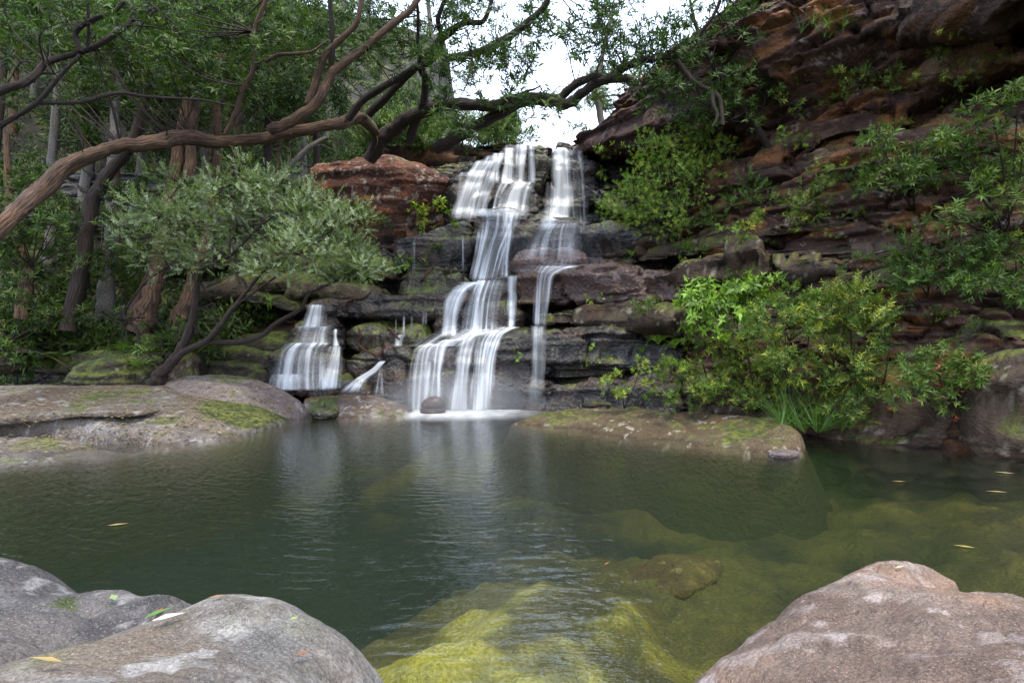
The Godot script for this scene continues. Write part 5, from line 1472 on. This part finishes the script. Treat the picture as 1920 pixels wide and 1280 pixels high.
	b.append([[[474, 131], [495, 117], [521, 103], [555, 100], [585, 96], [615, 75]], [9, 8, 5], 10.1, 10.0])
	b.append([[[651, 224], [685, 186], [752, 142], [790, 120], [820, 79], [865, 45], [902, 41], [917, 19], [926, -20]], [17, 16, 14, 11, 8], 12.4, 11.4, "bark_dark"])
	var ct := patches(-40, -30, 330, 130, 20, 34, 58, 8.6, 10.5, 50)
	ct.append_array(patches(150, 60, 520, 210, 20, 30, 52, 9.6, 11.4, 50))
	ct.append_array(patches(420, -30, 700, 110, 16, 32, 54, 10, 12, 46))
	tree("arching_tree", "massive brown trunk arching from the left edge to the red boulder", [[-90, 500], [0, 426], [40, 390], [75, 358], [112, 322], [169, 289], [225, 273], [280, 268], [319, 260], [356, 256], [412, 267], [469, 262], [525, 252], [600, 237], [640, 230], [662, 222], [682, 224], [697, 243], [712, 258]], [38, 36, 34, 33, 31, 29, 35, 33, 28, 25, 24, 25, 27, 24, 21, 18], 7.6, 13.9, "bark_red", ct, "lance", [DARK, MID, DARK, OLIVE], 1.15, b)
	# branches that reach in at the upper left
	var c := []
	c.append([[[150, 97], [141, 60], [176, 36], [215, 20], [250, -20]], [11, 10, 7], 7.4, 7.2])
	c.append([[[-20, 248], [0, 236], [67, 193], [112, 142], [150, 103]], [10, 11, 8], 7.2, 7.4])
	c.append([[[67, 193], [150, 191], [217, 174], [281, 182], [375, 187], [440, 200]], [8, 8, 6, 3], 7.3, 8.6])
	c.append([[[163, 88], [165, 40], [160, -20]], [7, 6, 5], 7.4, 7.2])
	var cc := patches(-20, -30, 380, 60, 14, 30, 50, 7.0, 8.2, 34)
	tree("reaching_tree", "thin dark branches reaching in at the upper left", [[-60, 185], [0, 170], [56, 150], [86, 116], [150, 97], [210, 67], [262, 26], [319, 4], [350, -30]], [17, 15, 13, 11, 8], 7.0, 8.0, "bark_dark", cc, "lance", [DARK, MID], .85, c)
	# trees far upstream, pale against the sky
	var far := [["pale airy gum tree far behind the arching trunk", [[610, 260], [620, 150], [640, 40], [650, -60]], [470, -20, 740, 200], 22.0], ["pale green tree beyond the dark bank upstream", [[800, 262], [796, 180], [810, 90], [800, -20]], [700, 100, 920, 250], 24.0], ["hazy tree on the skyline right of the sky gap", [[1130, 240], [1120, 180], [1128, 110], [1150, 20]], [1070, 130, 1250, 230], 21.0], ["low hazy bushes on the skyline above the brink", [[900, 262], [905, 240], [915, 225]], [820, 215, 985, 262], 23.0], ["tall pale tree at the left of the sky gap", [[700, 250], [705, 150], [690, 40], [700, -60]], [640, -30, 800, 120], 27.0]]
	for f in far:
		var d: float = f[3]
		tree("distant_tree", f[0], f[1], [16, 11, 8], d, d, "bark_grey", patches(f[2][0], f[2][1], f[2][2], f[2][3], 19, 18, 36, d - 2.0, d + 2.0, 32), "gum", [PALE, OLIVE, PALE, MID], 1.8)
	for e in [["olive scrub along the dark ledge left of the brink", 720, 285, 690, 230, 800, 275, 16.6], ["green scrub on the bank right above the brink ledge", 880, 268, 800, 225, 960, 262, 17.0]]:
		var t := thing("scrub", e[0], "scrub", P(e[1], e[2], e[7]))
		crown(t, "fine", patches(e[3], e[4], e[5], e[6], 14, 18, 30, e[7] - .4, e[7] + .8, 60), [OLIVE, MID, DARK], 1.8, .6)

func overhang() -> void:
	rng.seed = 5
	var b := []
	b.append([[[816, 278], [850, 262], [884, 240], [932, 217], [962, 200], [992, 188]], [30, 26, 24, 22], 13.6, 12.6])
	b.append([[[1048, 188], [1079, 156], [1112, 145], [1146, 142], [1172, 126], [1214, 112], [1240, 107], [1264, 110], [1280, 128], [1302, 154], [1336, 172], [1351, 190], [1356, 235]], [20, 18, 17, 14, 11, 8], 12.4, 10.6])
	b.append([[[1262, 92], [1280, 82], [1302, 75], [1321, 52], [1344, 19], [1356, -20]], [9, 9, 7], 11.0, 10.4])
	b.append([[[1240, 107], [1270, 88], [1290, 80]], [11, 10, 9], 11.2, 10.9])
	b.append([[[1336, 172], [1338, 196], [1346, 216], [1336, 238]], [8, 7, 4], 10.7, 10.5])
	b.append([[[767, 268], [779, 229], [794, 195], [797, 150], [790, 127], [805, 116], [827, 86], [826, 60], [822, 30], [842, -20]], [20, 19, 17, 14, 12, 9], 13.8, 11.2])
	b.append([[[790, 128], [783, 86], [784, 30], [780, -20]], [9, 8, 6], 12.0, 11.0])
	b.append([[[832, 109], [884, 101], [940, 77], [977, 52], [1015, 19], [1040, -20]], [16, 17, 16, 12], 11.8, 11.0])
	b.append([[[690, 215], [740, 165], [776, 130], [800, 100], [850, 60]], [18, 15, 9], 13.0, 12.0])
	b.append([[[962, 187], [985, 172], [1000, 168], [1014, 160]], [8, 6, 3], 12.5, 12.4])
	var top := []
	for r in [[660, -20, 800, 110, 14], [790, -20, 960, 60, 15], [780, 90, 900, 220, 9], [890, 60, 1010, 150, 12], [980, -20, 1190, 80, 20], [1040, 60, 1160, 110, 5], [1130, -10, 1330, 120, 20], [1200, 60, 1400, 190, 13], [950, 190, 1060, 240, 3], [880, 160, 980, 190, 3], [1300, -20, 1420, 80, 9]]:
		top.append_array(patches(r[0], r[1], r[2], r[3], r[4], 24, 42, 10.6, 12.2, 17))
	tree("overhanging_tree", "dark twisted limb stretching across above the falls", [[690, 300], [716, 262], [740, 240], [764, 222], [797, 206], [827, 199], [872, 195], [925, 197], [962, 188], [1000, 185], [1037, 188], [1062, 193], [1090, 176], [1120, 157], [1165, 148], [1202, 156], [1230, 150]], [34, 30, 27, 25, 27, 26, 22, 17, 8], 14.0, 11.2, "bark_dark", top, "lance", [DARK, DARK, MID], 1.35, b)
	# smaller leafy tree in front of the cliff's upper part
	var k := patches(1200, 110, 1430, 240, 11, 28, 44, 11.0, 12.0, 24)
	tree("hanging_foliage_tree", "dark leafy tree growing from the cliff beside the twisted limb", [[1470, 330], [1440, 270], [1400, 210], [1350, 140], [1310, 60], [1290, -20]], [16, 13, 9, 6], 11.6, 11.4, "bark_dark", k, "lance", [DARK, MID, DARK], 1.2)

func right_plants() -> void:
	rng.seed = 9
	var round_bush := [[1250, 330, 100, 80, 800], [1190, 370, 66, 50, 450], [1320, 330, 64, 60, 400], [1270, 270, 70, 46, 380], [1230, 410, 80, 30, 380], [1340, 270, 46, 34, 220], [1160, 400, 40, 26, 200]]
	shrub("bush", "large round yellow green bush right of the upper falls", "bush", [1275, 440], round_bush, "lance", [OLIVE * 1.8, YELLOW * 1.2, MID * 1.9, LIME * 1.1, OLIVE * 1.6], .62, "", .8, .6)
	shrub("shrub", "lime green fern leaved shrub over the mossy shelf", "shrub", [1380, 700], [[1330, 560, 46, 22, 60], [1390, 545, 50, 20, 60], [1430, 525, 30, 14, 30], [1320, 600, 50, 30, 70], [1380, 590, 60, 34, 80], [1290, 580, 30, 22, 36], [1410, 560, 40, 20, 40]], "broad", [LIME, LIME, MID], 1.15, "", .7, .15)
	shrub("shrub", "yellow green shrub left of the grass tuft", "shrub", [1330, 760], [[1340, 690, 46, 24, 119], [1390, 710, 50, 30, 136], [1290, 690, 30, 22, 68], [1420, 690, 40, 30, 102], [1360, 650, 50, 22, 102], [1310, 650, 40, 22, 85]], "lance", [OLIVE, YELLOW, MID], .7, "", .6, .3)
	shrub("shrub", "tall green and yellow shrub above the grass tuft", "shrub", [1500, 800], [[1470, 620, 50, 40, 153], [1520, 610, 50, 36, 136], [1560, 650, 46, 40, 136], [1480, 680, 46, 30, 119], [1440, 600, 40, 30, 102], [1540, 700, 40, 30, 102], [1590, 600, 40, 46, 136], [1450, 660, 40, 26, 85]], "lance", [MID, OLIVE, YELLOW, MID], .7, "", .6, .35)
	shrub("shrub", "fine leaved olive shrub before the root draped block", "shrub", [1590, 720], [[1590, 560, 40, 34, 90], [1620, 620, 44, 36, 100], [1600, 680, 40, 30, 80], [1560, 580, 30, 26, 60], [1640, 590, 26, 26, 50]], "fine", [OLIVE, MID, YELLOW * .8], 1.1, "", .5, .5)
	var red_shrub := shrub("shrub", "low green shrub with red new tips near the right edge", "shrub", [1760, 790], [[1700, 690, 44, 22, 102], [1760, 700, 50, 26, 119], [1820, 690, 40, 20, 85], [1720, 740, 44, 22, 85], [1790, 740, 44, 24, 102], [1760, 660, 30, 14, 40], [1850, 710, 20, 14, 30]], "lance", [MID, MID, OLIVE, MID, DARK, MID, OLIVE, MID, MID, OLIVE, RED], .7, "", .45, .4)
	shrub("shrub", "bright leafy shrub filling the bank below the lime one", "shrub", [1420, 770], [[1400, 640, 50, 30, 153], [1450, 700, 46, 34, 153], [1370, 740, 50, 22, 119], [1430, 750, 50, 24, 119], [1310, 730, 44, 22, 102], [1260, 700, 36, 20, 85], [1490, 740, 40, 26, 102]], "lance", [LIME * .8, OLIVE, MID, YELLOW * .8], .66, "", .5, .4)
	shrub("shrub", "feathery green shrub climbing right of the lime one", "shrub", [1480, 640], [[1450, 570, 40, 24, 119], [1490, 560, 40, 26, 119], [1530, 570, 40, 24, 119], [1500, 600, 44, 22, 102]], "lance", [OLIVE, LIME * .8, MID], .66, "", .5, .4)
	shrub("shrub", "dark glossy shrub between the grass tuft and the red tipped shrub", "shrub", [1640, 760], [[1640, 700, 40, 30, 119], [1610, 740, 40, 26, 102], [1670, 640, 36, 26, 85], [1580, 770, 36, 16, 68]], "lance", [MID, DARK, OLIVE], .66, "", .4, .4)
	shrub("shrub", "small yellow shrub at the left foot of the right bank", "shrub", [1170, 765], [[1150, 715, 26, 20, 40], [1200, 690, 24, 26, 44], [1180, 740, 36, 18, 46], [1225, 720, 26, 20, 36]], "lance", [YELLOW, OLIVE, LIME], .6, "", .3, .7)
	shrub("shrub", "low dark green shrub behind the sloping slab", "shrub", [1260, 775], [[1240, 745, 36, 16, 40], [1300, 730, 36, 20, 46], [1270, 760, 40, 12, 36], [1330, 745, 30, 16, 36]], "lance", [MID, DARK, OLIVE], .65, "", .3, .6)
	shrub("shrub", "spreading dark shrub high at the right edge", "shrub", [1711, 392], [[1700, 300, 46, 24, 50], [1650, 270, 44, 20, 44], [1760, 300, 46, 24, 50], [1820, 270, 50, 26, 60], [1720, 340, 50, 24, 70], [1660, 320, 44, 24, 60], [1900, 310, 50, 40, 90]], "lance", [MID, DARK, MID, OLIVE], .95, "", .6, .2)
	shrub("shrub", "leafy shrub crowding the top right edge", "shrub", [1880, 440], [[1860, 210, 50, 22, 50], [1910, 180, 40, 30, 50], [1790, 250, 46, 18, 40], [1890, 380, 56, 34, 70], [1830, 360, 46, 24, 50], [1780, 400, 40, 20, 36], [1920, 260, 36, 44, 56]], "lance", [MID, DARK, OLIVE], .95, "", .8, .2)
	shrub("shrub", "dark shrub above the mossy bulge at the right", "shrub", [1740, 560], [[1720, 480, 50, 30, 80], [1780, 470, 40, 26, 60], [1700, 510, 40, 24, 50], [1830, 490, 60, 30, 90], [1890, 500, 60, 34, 90], [1760, 530, 50, 20, 60]], "fine", [DARK, MID, DARK], 1.1, "", .45, .4)
	shrub("shrub", "dark low shrub along the bank at the right edge", "shrub", [1880, 560], [[1860, 530, 60, 26, 80], [1920, 550, 50, 30, 70], [1810, 545, 40, 16, 40], [1900, 450, 50, 30, 70]], "lance", [DARK, MID], .8, "", .4, .3)
	var few := [["sprawling shrub clinging below the grassy block", [1500, 210], [[1480, 190, 40, 22, 44], [1540, 150, 44, 22, 46], [1580, 140, 40, 18, 36], [1560, 190, 40, 20, 36]], "lance", [MID, YELLOW, OLIVE], .8], ["leafy shrub in the shadow under the dark roof", [1650, 160], [[1640, 130, 40, 26, 46], [1600, 160, 36, 18, 30], [1680, 150, 30, 20, 30]], "lance", [MID, OLIVE], .7], ["trailing shrub on the pale ledge under the roof", [1780, 130], [[1760, 110, 30, 24, 34], [1790, 150, 34, 26, 36], [1740, 140, 26, 16, 20]], "lance", [OLIVE, YELLOW, MID], .6],
		["small shrub on the rust red bed", [1470, 290], [[1465, 255, 22, 22, 24], [1500, 265, 26, 14, 20]], "lance", [YELLOW, LIME, MID], .7], ["shrub on the ledge under the orange streak", [1540, 360], [[1560, 330, 46, 24, 50], [1600, 345, 40, 22, 40], [1510, 350, 34, 16, 30], [1640, 300, 36, 20, 36]], "lance", [MID, OLIVE, DARK], .85], ["small shrub in a pocket of the lichen ledge", [1460, 440], [[1450, 410, 36, 20, 36], [1400, 430, 30, 16, 26], [1500, 420, 34, 16, 30]], "lance", [OLIVE, YELLOW, MID], .7], ["soft green cushion bush on the grey right ledge", [1530, 410], [[1530, 385, 40, 20, 70], [1490, 375, 24, 14, 34]], "fine", [MID, OLIVE], .9],
		["dark shrub in the gap below the round bush", [1400, 350], [[1390, 360, 44, 26, 60], [1430, 385, 40, 22, 46], [1350, 390, 40, 22, 50]], "fine", [DARK, MID], 1.1], ["bright tuft left of the round bush by the plunge", [1150, 300], [[1145, 290, 26, 12, 22], [1135, 325, 20, 16, 18], [1165, 275, 14, 8, 8]], "broad", [LIME, YELLOW], .9], ["small plant on the mossy right ledge beside lichen", [1370, 440], [[1370, 425, 22, 14, 22], [1395, 445, 16, 12, 14]], "broad", [LIME, MID], .6], ["green plant hanging in the gap of the right bank", [1620, 500], [[1615, 490, 26, 16, 24], [1590, 515, 20, 12, 16]], "lance", [MID, OLIVE], .6],
		["rambling shrub on the bed right of the round bush", [1440, 200], [[1420, 160, 40, 20, 36], [1460, 175, 34, 20, 30], [1390, 200, 36, 22, 34]], "lance", [DARK, MID], .9], ["tiny bright plant on the black slab beside the veil", [972, 680], [[970, 672, 12, 10, 7]], "broad", [LIME], .6], ["yellow green seedling under the overhanging slab", [1104, 575], [[1104, 562, 10, 12, 6]], "broad", [LIME, YELLOW], .55], ["lime seedling beside another under the overhanging slab", [1140, 578], [[1138, 562, 14, 10, 7]], "broad", [LIME], .55], ["small bright plant on the wall right of the thin veil", [1112, 660], [[1112, 648, 12, 12, 8]], "broad", [LIME], .5], ["pair of leafy sprigs low on the wall right of the veil", [1115, 690], [[1102, 680, 18, 8, 9], [1132, 676, 14, 10, 9]], "broad", [LIME, YELLOW], .5], ["dim shrub under the shelf in the recess", [1215, 590], [[1225, 570, 30, 20, 40], [1190, 575, 24, 14, 24]], "lance", [MID, DARK], .6], ["green cushion on the brown ledge under the round bush", [1290, 478], [[1300, 468, 26, 14, 40]], "fine", [LIME * .7, MID], .8]]
	for e in few: shrub("small_shrub", e[0], "shrub", e[1], e[2], e[3], e[4], e[5], "", .2, .5)
	# low plants along the ledges of the cliff
	var low := [[], [], []]
	var spots := 0
	while spots < 70:
		var px := rng.randf_range(1150, 1915)
		var py := rng.randf_range(60, 720)
		if py < 330.0 - (px - 1100.0) * .40: continue
		spots += 1
		var d := rock_at(px, py)
		for k in 12:
			var q := P(px + rng.randfn() * 16.0, py + rng.randfn() * 5.0, d - .05 + rng.randfn() * .05)
			low[spots % 3].append(Transform3D(facing(Vector3(rng.randfn() * .5, 1, .5 + rng.randfn() * .3), rng.randf() * TAU, rng.randf_range(.35, .8)), q))
	var ground := thing("cliff_plants", "low green plants growing along the ledges of the right cliff", "", Vector3(4, 3, -10))
	ground.set_meta("kind", "stuff")
	for k in 3: foliage("foliage", ground, "lance", low[k], [MID, OLIVE, LIME * .7, YELLOW * .7], k)
	# ferns
	for e in [["bright fern on the dark wall left of the lime shrub", 1235, 645, 8, .75, LIME], ["pale fern below the bright fern on the dark wall", 1265, 652, 7, .7, LIME * 1.15], ["fern hanging by the round bush's foot", 1262, 490, 7, .8, MID], ["fern in a crack below the brown ledge", 1285, 470, 6, .7, LIME * .7], ["small fern at the foot of the yellow shrub", 1205, 660, 6, .55, LIME], ["small fern low on the right bank by the slab", 1245, 708, 6, .5, MID], ["fern beside the plunge's boulder on the right", 1185, 480, 5, .5, LIME * .8]]:
		var d := rock_at(e[1], e[2])
		fern(e[0], P(e[1], e[2], d - .05), e[3], e[4], e[5], "")
	# grasses
	for e in [["tall arching grass tuft at the water's edge on the right", 1515, 806, 34, 1.45, 80.0], ["grass tuft on the edge of the block below the roof", 1560, 62, 14, .8, 60.0], ["small grass tuft behind the sloping slab's end", 1570, 800, 10, .7, 40.0]]:
		var d := rock_at(e[1], e[2]) - (.12 if e[3] < 20 else .45)
		var at := P(e[1], e[2], d)
		var t := thing("grass_tuft", e[0], "grass", at)
		var pl := [[], [], []]
		for k in e[3]: pl[k % 3].append(Transform3D(facing(Vector3(rng.randfn() * .35, 1, rng.randfn() * .3 + .2), rng.randf() * TAU, e[4] * rng.randf_range(.7, 1.1)), at + Vector3(rng.randfn(), 0, rng.randfn() * .6) * e[5] / F * d * .5))
		for k in 3: foliage("blades", t, "grass", pl[k], [MID, Color(.09, .17, .04)], k)
	# roots over the middle block
	var t := thing("exposed_roots", "pale roots draped over the block on the right bank", "roots", P(1600, 560, rock_at(1600, 560)))
	for r in [[[1560, 540], [1600, 518], [1640, 502], [1690, 488]], [[1630, 545], [1660, 525], [1700, 518], [1735, 515]], [[1610, 575], [1622, 545], [1640, 515]], [[1596, 560], [1606, 535], [1616, 512]]]:
		var pts := []
		for q in r: pts.append(P(q[0], q[1], rock_at(q[0], q[1]) - .02))
		part("root", tube_mesh(pts, [.03, .05, .04, .02], 7, .2, 5), M.bark_brown, t)

func left_plants() -> void:
	rng.seed = 21
	var b := []
	b.append([[[311, 690], [345, 660], [386, 640], [412, 610], [442, 572], [465, 542], [506, 497], [562, 471], [620, 440]], [18, 16, 13, 9, 6, 3], 10.45, 9.8])
	b.append([[[386, 642], [420, 641], [450, 640], [491, 629], [517, 606], [562, 580], [581, 550], [637, 524], [690, 500]], [12, 12, 10, 7, 3], 10.3, 10.6])
	b.append([[[465, 542], [456, 525], [442, 512], [431, 475], [432, 430]], [7, 6, 3], 10.1, 9.9])
	b.append([[[369, 524], [386, 497], [431, 479], [480, 430], [520, 400]], [10, 9, 6, 3], 10.3, 10.0])
	b.append([[[364, 524], [340, 480], [320, 430], [310, 380]], [7, 5, 3], 10.3, 10.4])
	b.append([[[442, 572], [480, 545], [540, 500], [590, 440], [620, 400]], [6, 5, 3], 10.1, 9.9])
	var c := []
	for e in [[660, 480, 64, 44, 330], [600, 440, 70, 50, 330], [690, 500, 44, 26, 180], [560, 390, 80, 46, 330], [500, 340, 80, 40, 300], [430, 360, 80, 46, 300], [470, 420, 90, 50, 320], [560, 470, 70, 40, 220], [380, 420, 80, 50, 260], [340, 340, 60, 34, 180], [300, 400, 70, 44, 220], [640, 410, 56, 40, 200], [400, 480, 70, 40, 200], [300, 470, 60, 36, 150], [520, 500, 60, 26, 130], [620, 510, 44, 18, 90], [250, 440, 50, 36, 120]]:
		c.append([e[0], e[1], 10.2 + rng.randf_range(-.7, .5), e[2], e[3], e[4] * 1.15])
	tree("leaning_tree", "small dark stemmed tree with silvery green leaves leaning over the cascade", [[288, 722], [300, 704], [313, 688], [334, 662], [352, 625], [364, 580], [369, 524], [366, 505]], [34, 24, 19, 15, 10], 10.5, 10.35, "bark_dark", c, "fine", [SILVER, SILVER * .75, MID, OLIVE, SILVER], .85, b)
	tree("bare_sapling", "thin bare dark sapling left of the leaning tree", [[258, 690], [259, 625], [240, 600], [232, 587], [270, 531], [319, 497]], [9, 7, 5, 3], 11.0, 11.4, "bark_dark")
	# plants round the left bank
	var few := [["ferny plants at the far left edge of the shelf", [40, 715], [[30, 690, 60, 26, 90], [90, 700, 50, 18, 60]], "broad", [MID, DARK, MID], .8], ["low leafy plant above the shelf at the far left", [20, 700], [[10, 660, 40, 26, 60], [60, 670, 30, 16, 30]], "lance", [DARK, MID], .9], ["glossy plant between the mossy boulder and the slab", [262, 672], [[262, 650, 22, 14, 22]], "broad", [MID, LIME * .7], .8], ["green plant on the slope behind the mossy slab", [160, 650], [[160, 620, 46, 26, 56], [200, 610, 36, 18, 30]], "broad", [MID, SILVER * .7], .9], ["green plant under the peeling trunk", [300, 640], [[320, 612, 40, 18, 36], [280, 625, 26, 14, 20]], "broad", [MID, DARK], .8], ["round leaved vine below the olive ledge", [490, 590], [[480, 570, 30, 14, 20], [500, 600, 34, 14, 22], [450, 590, 30, 14, 20], [430, 570, 22, 12, 14]], "broad", [LIME * .8, MID], .9],
		["bright broad leaved plant below the red boulder", [805, 425], [[800, 395, 30, 16, 24], [820, 380, 26, 10, 14], [812, 415, 22, 12, 14], [840, 425, 14, 8, 8]], "broad", [LIME, YELLOW], 1.2], ["red brown fern leaves beside the broad leaved plant", [785, 400], [[785, 382, 16, 8, 9], [775, 405, 14, 8, 6]], "broad", [RED, YELLOW], .8], ["dark plants in the hollow under the red boulder", [740, 430], [[735, 420, 26, 14, 24], [700, 425, 20, 10, 14]], "lance", [DARK, MID], .8], ["pale green plant on the dark streaked ledge", [820, 485], [[822, 470, 20, 10, 14], [800, 490, 14, 8, 8], [846, 468, 10, 6, 6]], "broad", [LIME * .8, MID], .9], ["leafy vine left of the streaked ledge", [755, 500], [[752, 490, 20, 16, 18], [765, 500, 14, 10, 10], [748, 512, 10, 8, 6]], "broad", [MID, LIME * .8], .9], ["small plants at the foot of the stout trunk", [400, 620], [[390, 610, 40, 14, 34], [430, 620, 40, 12, 28]], "broad", [MID, LIME * .6], .7], ["dark leafy plant by the bent left trunk", [60, 640], [[60, 610, 40, 30, 60], [100, 640, 36, 20, 36]], "lance", [DARK, MID], .9]]
	for e in few: shrub("small_plant", e[0], "plant", e[1], e[2], e[3], e[4], e[5], "", .15, .4)
	for e in [["fern on the slope left of the mossy boulders", 175, 640, 8, .8, MID], ["fern between the mossy slab and the leaning tree", 262, 690, 8, .6, LIME * .6], ["fern at the far left under the bush", 95, 690, 8, .9, MID * .8], ["fern behind the low brown boulder", 230, 660, 7, .7, MID], ["fern under the stout trunk", 310, 640, 7, .6, MID], ["fern above the mossy steps", 380, 620, 6, .55, LIME * .6], ["fern at the left edge beside the dark boulder", 20, 705, 8, .9, MID * .7]]:
		fern(e[0], P(e[1], e[2], rock_at(e[1], e[2]) - .05), e[3], e[4], e[5], "")
	# roots hanging on the wet face between the cascades
	var t := thing("exposed_roots", "bare brown roots creeping over the wet left face", "roots", P(690, 650, 12.7))
	for r in [[[672, 615], [676, 628], [673, 642], [684, 655], [700, 662], [712, 668], [718, 676]], [[716, 655], [712, 664], [704, 668]], [[724, 612], [735, 620], [745, 632], [752, 640]], [[690, 628], [694, 636], [680, 650]], [[742, 520], [770, 535], [790, 525], [808, 505], [820, 490]], [[645, 575], [655, 562], [680, 558], [695, 548]]]:
		var pts := []
		for q in r: pts.append(P(q[0], q[1], rock_at(q[0], q[1]) - .03))
		part("root", tube_mesh(pts, [.02, .03, .028, .012], 6, .3, 5), M.root, t)

func litter() -> void:
	rng.seed = 3
	# fallen leaves strewn on the grey shelf and the purple slab
	var st := begin()
	for k in 1100:
		var px := rng.randf_range(0, 560)
		var py := rng.randf_range(705, 850)
		var d := rock_at(px, py, 0.0)
		if d < 6.5 or d > 12.0: continue
		var p := P(px, py, d - .01)
		if p.y < .05 or p.y > 1.1: continue
		var a := rng.randf() * TAU
		var c: Color = [C(.42, .36, .16), C(.34, .24, .10), C(.26, .12, .05), C(.5, .47, .36), C(.30, .32, .08)][rng.randi() % 5]
		leaf(st, p + Vector3(0, .012, 0), Vector3(cos(a), .05, sin(a)), Vector3.UP, rng.randf_range(.05, .12), rng.randf_range(.02, .04), rng.randf_range(.5, 1.5), .1, .05)
	var lm: StandardMaterial3D = M.leaf.duplicate()
	lm.albedo_color = C(.40, .33, .15).linear_to_srgb()
	tag(solo("leaf_litter", done(st), lm), "yellow and brown fallen leaves strewn over the grey shelf", "", "", "stuff")
	var single := [["fallen_leaf", "green fallen leaf in the hollow of the dark near rock", 268, 1165, .10, .030, C(.10, .22, .05), .9], ["fallen_leaf", "cream fallen leaf beside the green one on the near rocks", 283, 1170, .10, .036, C(.72, .66, .50), .5], ["fallen_leaf", "small red leaf tucked behind the cream leaf", 290, 1158, .06, .02, C(.30, .07, .05), 1.6], ["fallen_leaf", "pale green leaf lying on the dark near rock", 215, 1130, .06, .03, C(.24, .32, .14), 2.4], ["fallen_leaf", "narrow yellow leaf on the pale near rock's left", 118, 1249, .11, .018, C(.36, .26, .10), 3.0], ["fallen_leaf", "reddish leaf on the middle of the pale near rock", 552, 1234, .05, .02, C(.26, .11, .06), .4], ["fallen_leaf", "brown leaf at the crest between the near rocks", 390, 1126, .06, .02, C(.28, .17, .10), .2], ["fallen_leaf", "cream curled leaf on the crest of the pinkish near rock", 1680, 1069, .06, .016, C(.55, .45, .30), .3], ["fallen_leaf", "orange leaf at the waterline of the grey shelf", 283, 836, .16, .08, C(.50, .16, .03), .8], ["fallen_leaf", "small green sprig leaf on the pale near rock", 543, 1168, .03, .02, C(.24, .36, .10), .8]]
	for e in single:
		var d := rock_at(e[2], e[3], 2.2)
		var at := P(e[2], e[3], d - .02) + Vector3(0, .012, 0)
		var ls := begin()
		leaf(ls, Vector3.ZERO, Vector3(cos(e[7]), .12, -sin(e[7])), Vector3.UP, e[4], e[5], 1.0, .15, .08)
		tag(solo(e[0], done(ls), frond_mat(e[6]), at), e[1], "leaf")
	# leaves afloat on the pool
	for e in [["floating leaf drifting on the left of the pool", 200, 988, .16, C(.40, .30, .14), .4], ["yellow leaf afloat near the right bank", 1830, 1030, .14, C(.42, .34, .10), 2.7], ["tan leaf afloat below the right blocks", 1890, 925, .2, C(.40, .28, .14), 2.9], ["small red leaf afloat in the middle of the pool", 1133, 1062, .07, C(.34, .10, .06), .8], ["brown leaf afloat by the lichen spotted block", 1700, 905, .16, C(.32, .22, .10), 3.0], ["narrow pale leaf afloat at the far right", 1905, 890, .2, C(.46, .36, .22), 2.6]]:
		var d: float = EYE * F / (e[2] - 640.0)
		var at := P(e[1], e[2], d) + Vector3(0, .014, 0)
		var ls := begin()
		leaf(ls, Vector3.ZERO, Vector3(cos(e[5]), .02, -sin(e[5])), Vector3.UP, e[3], e[3] * .22, 1.0, .1, .02)
		tag(solo("floating_leaf", done(ls), frond_mat(e[4]), at), e[0], "leaf")
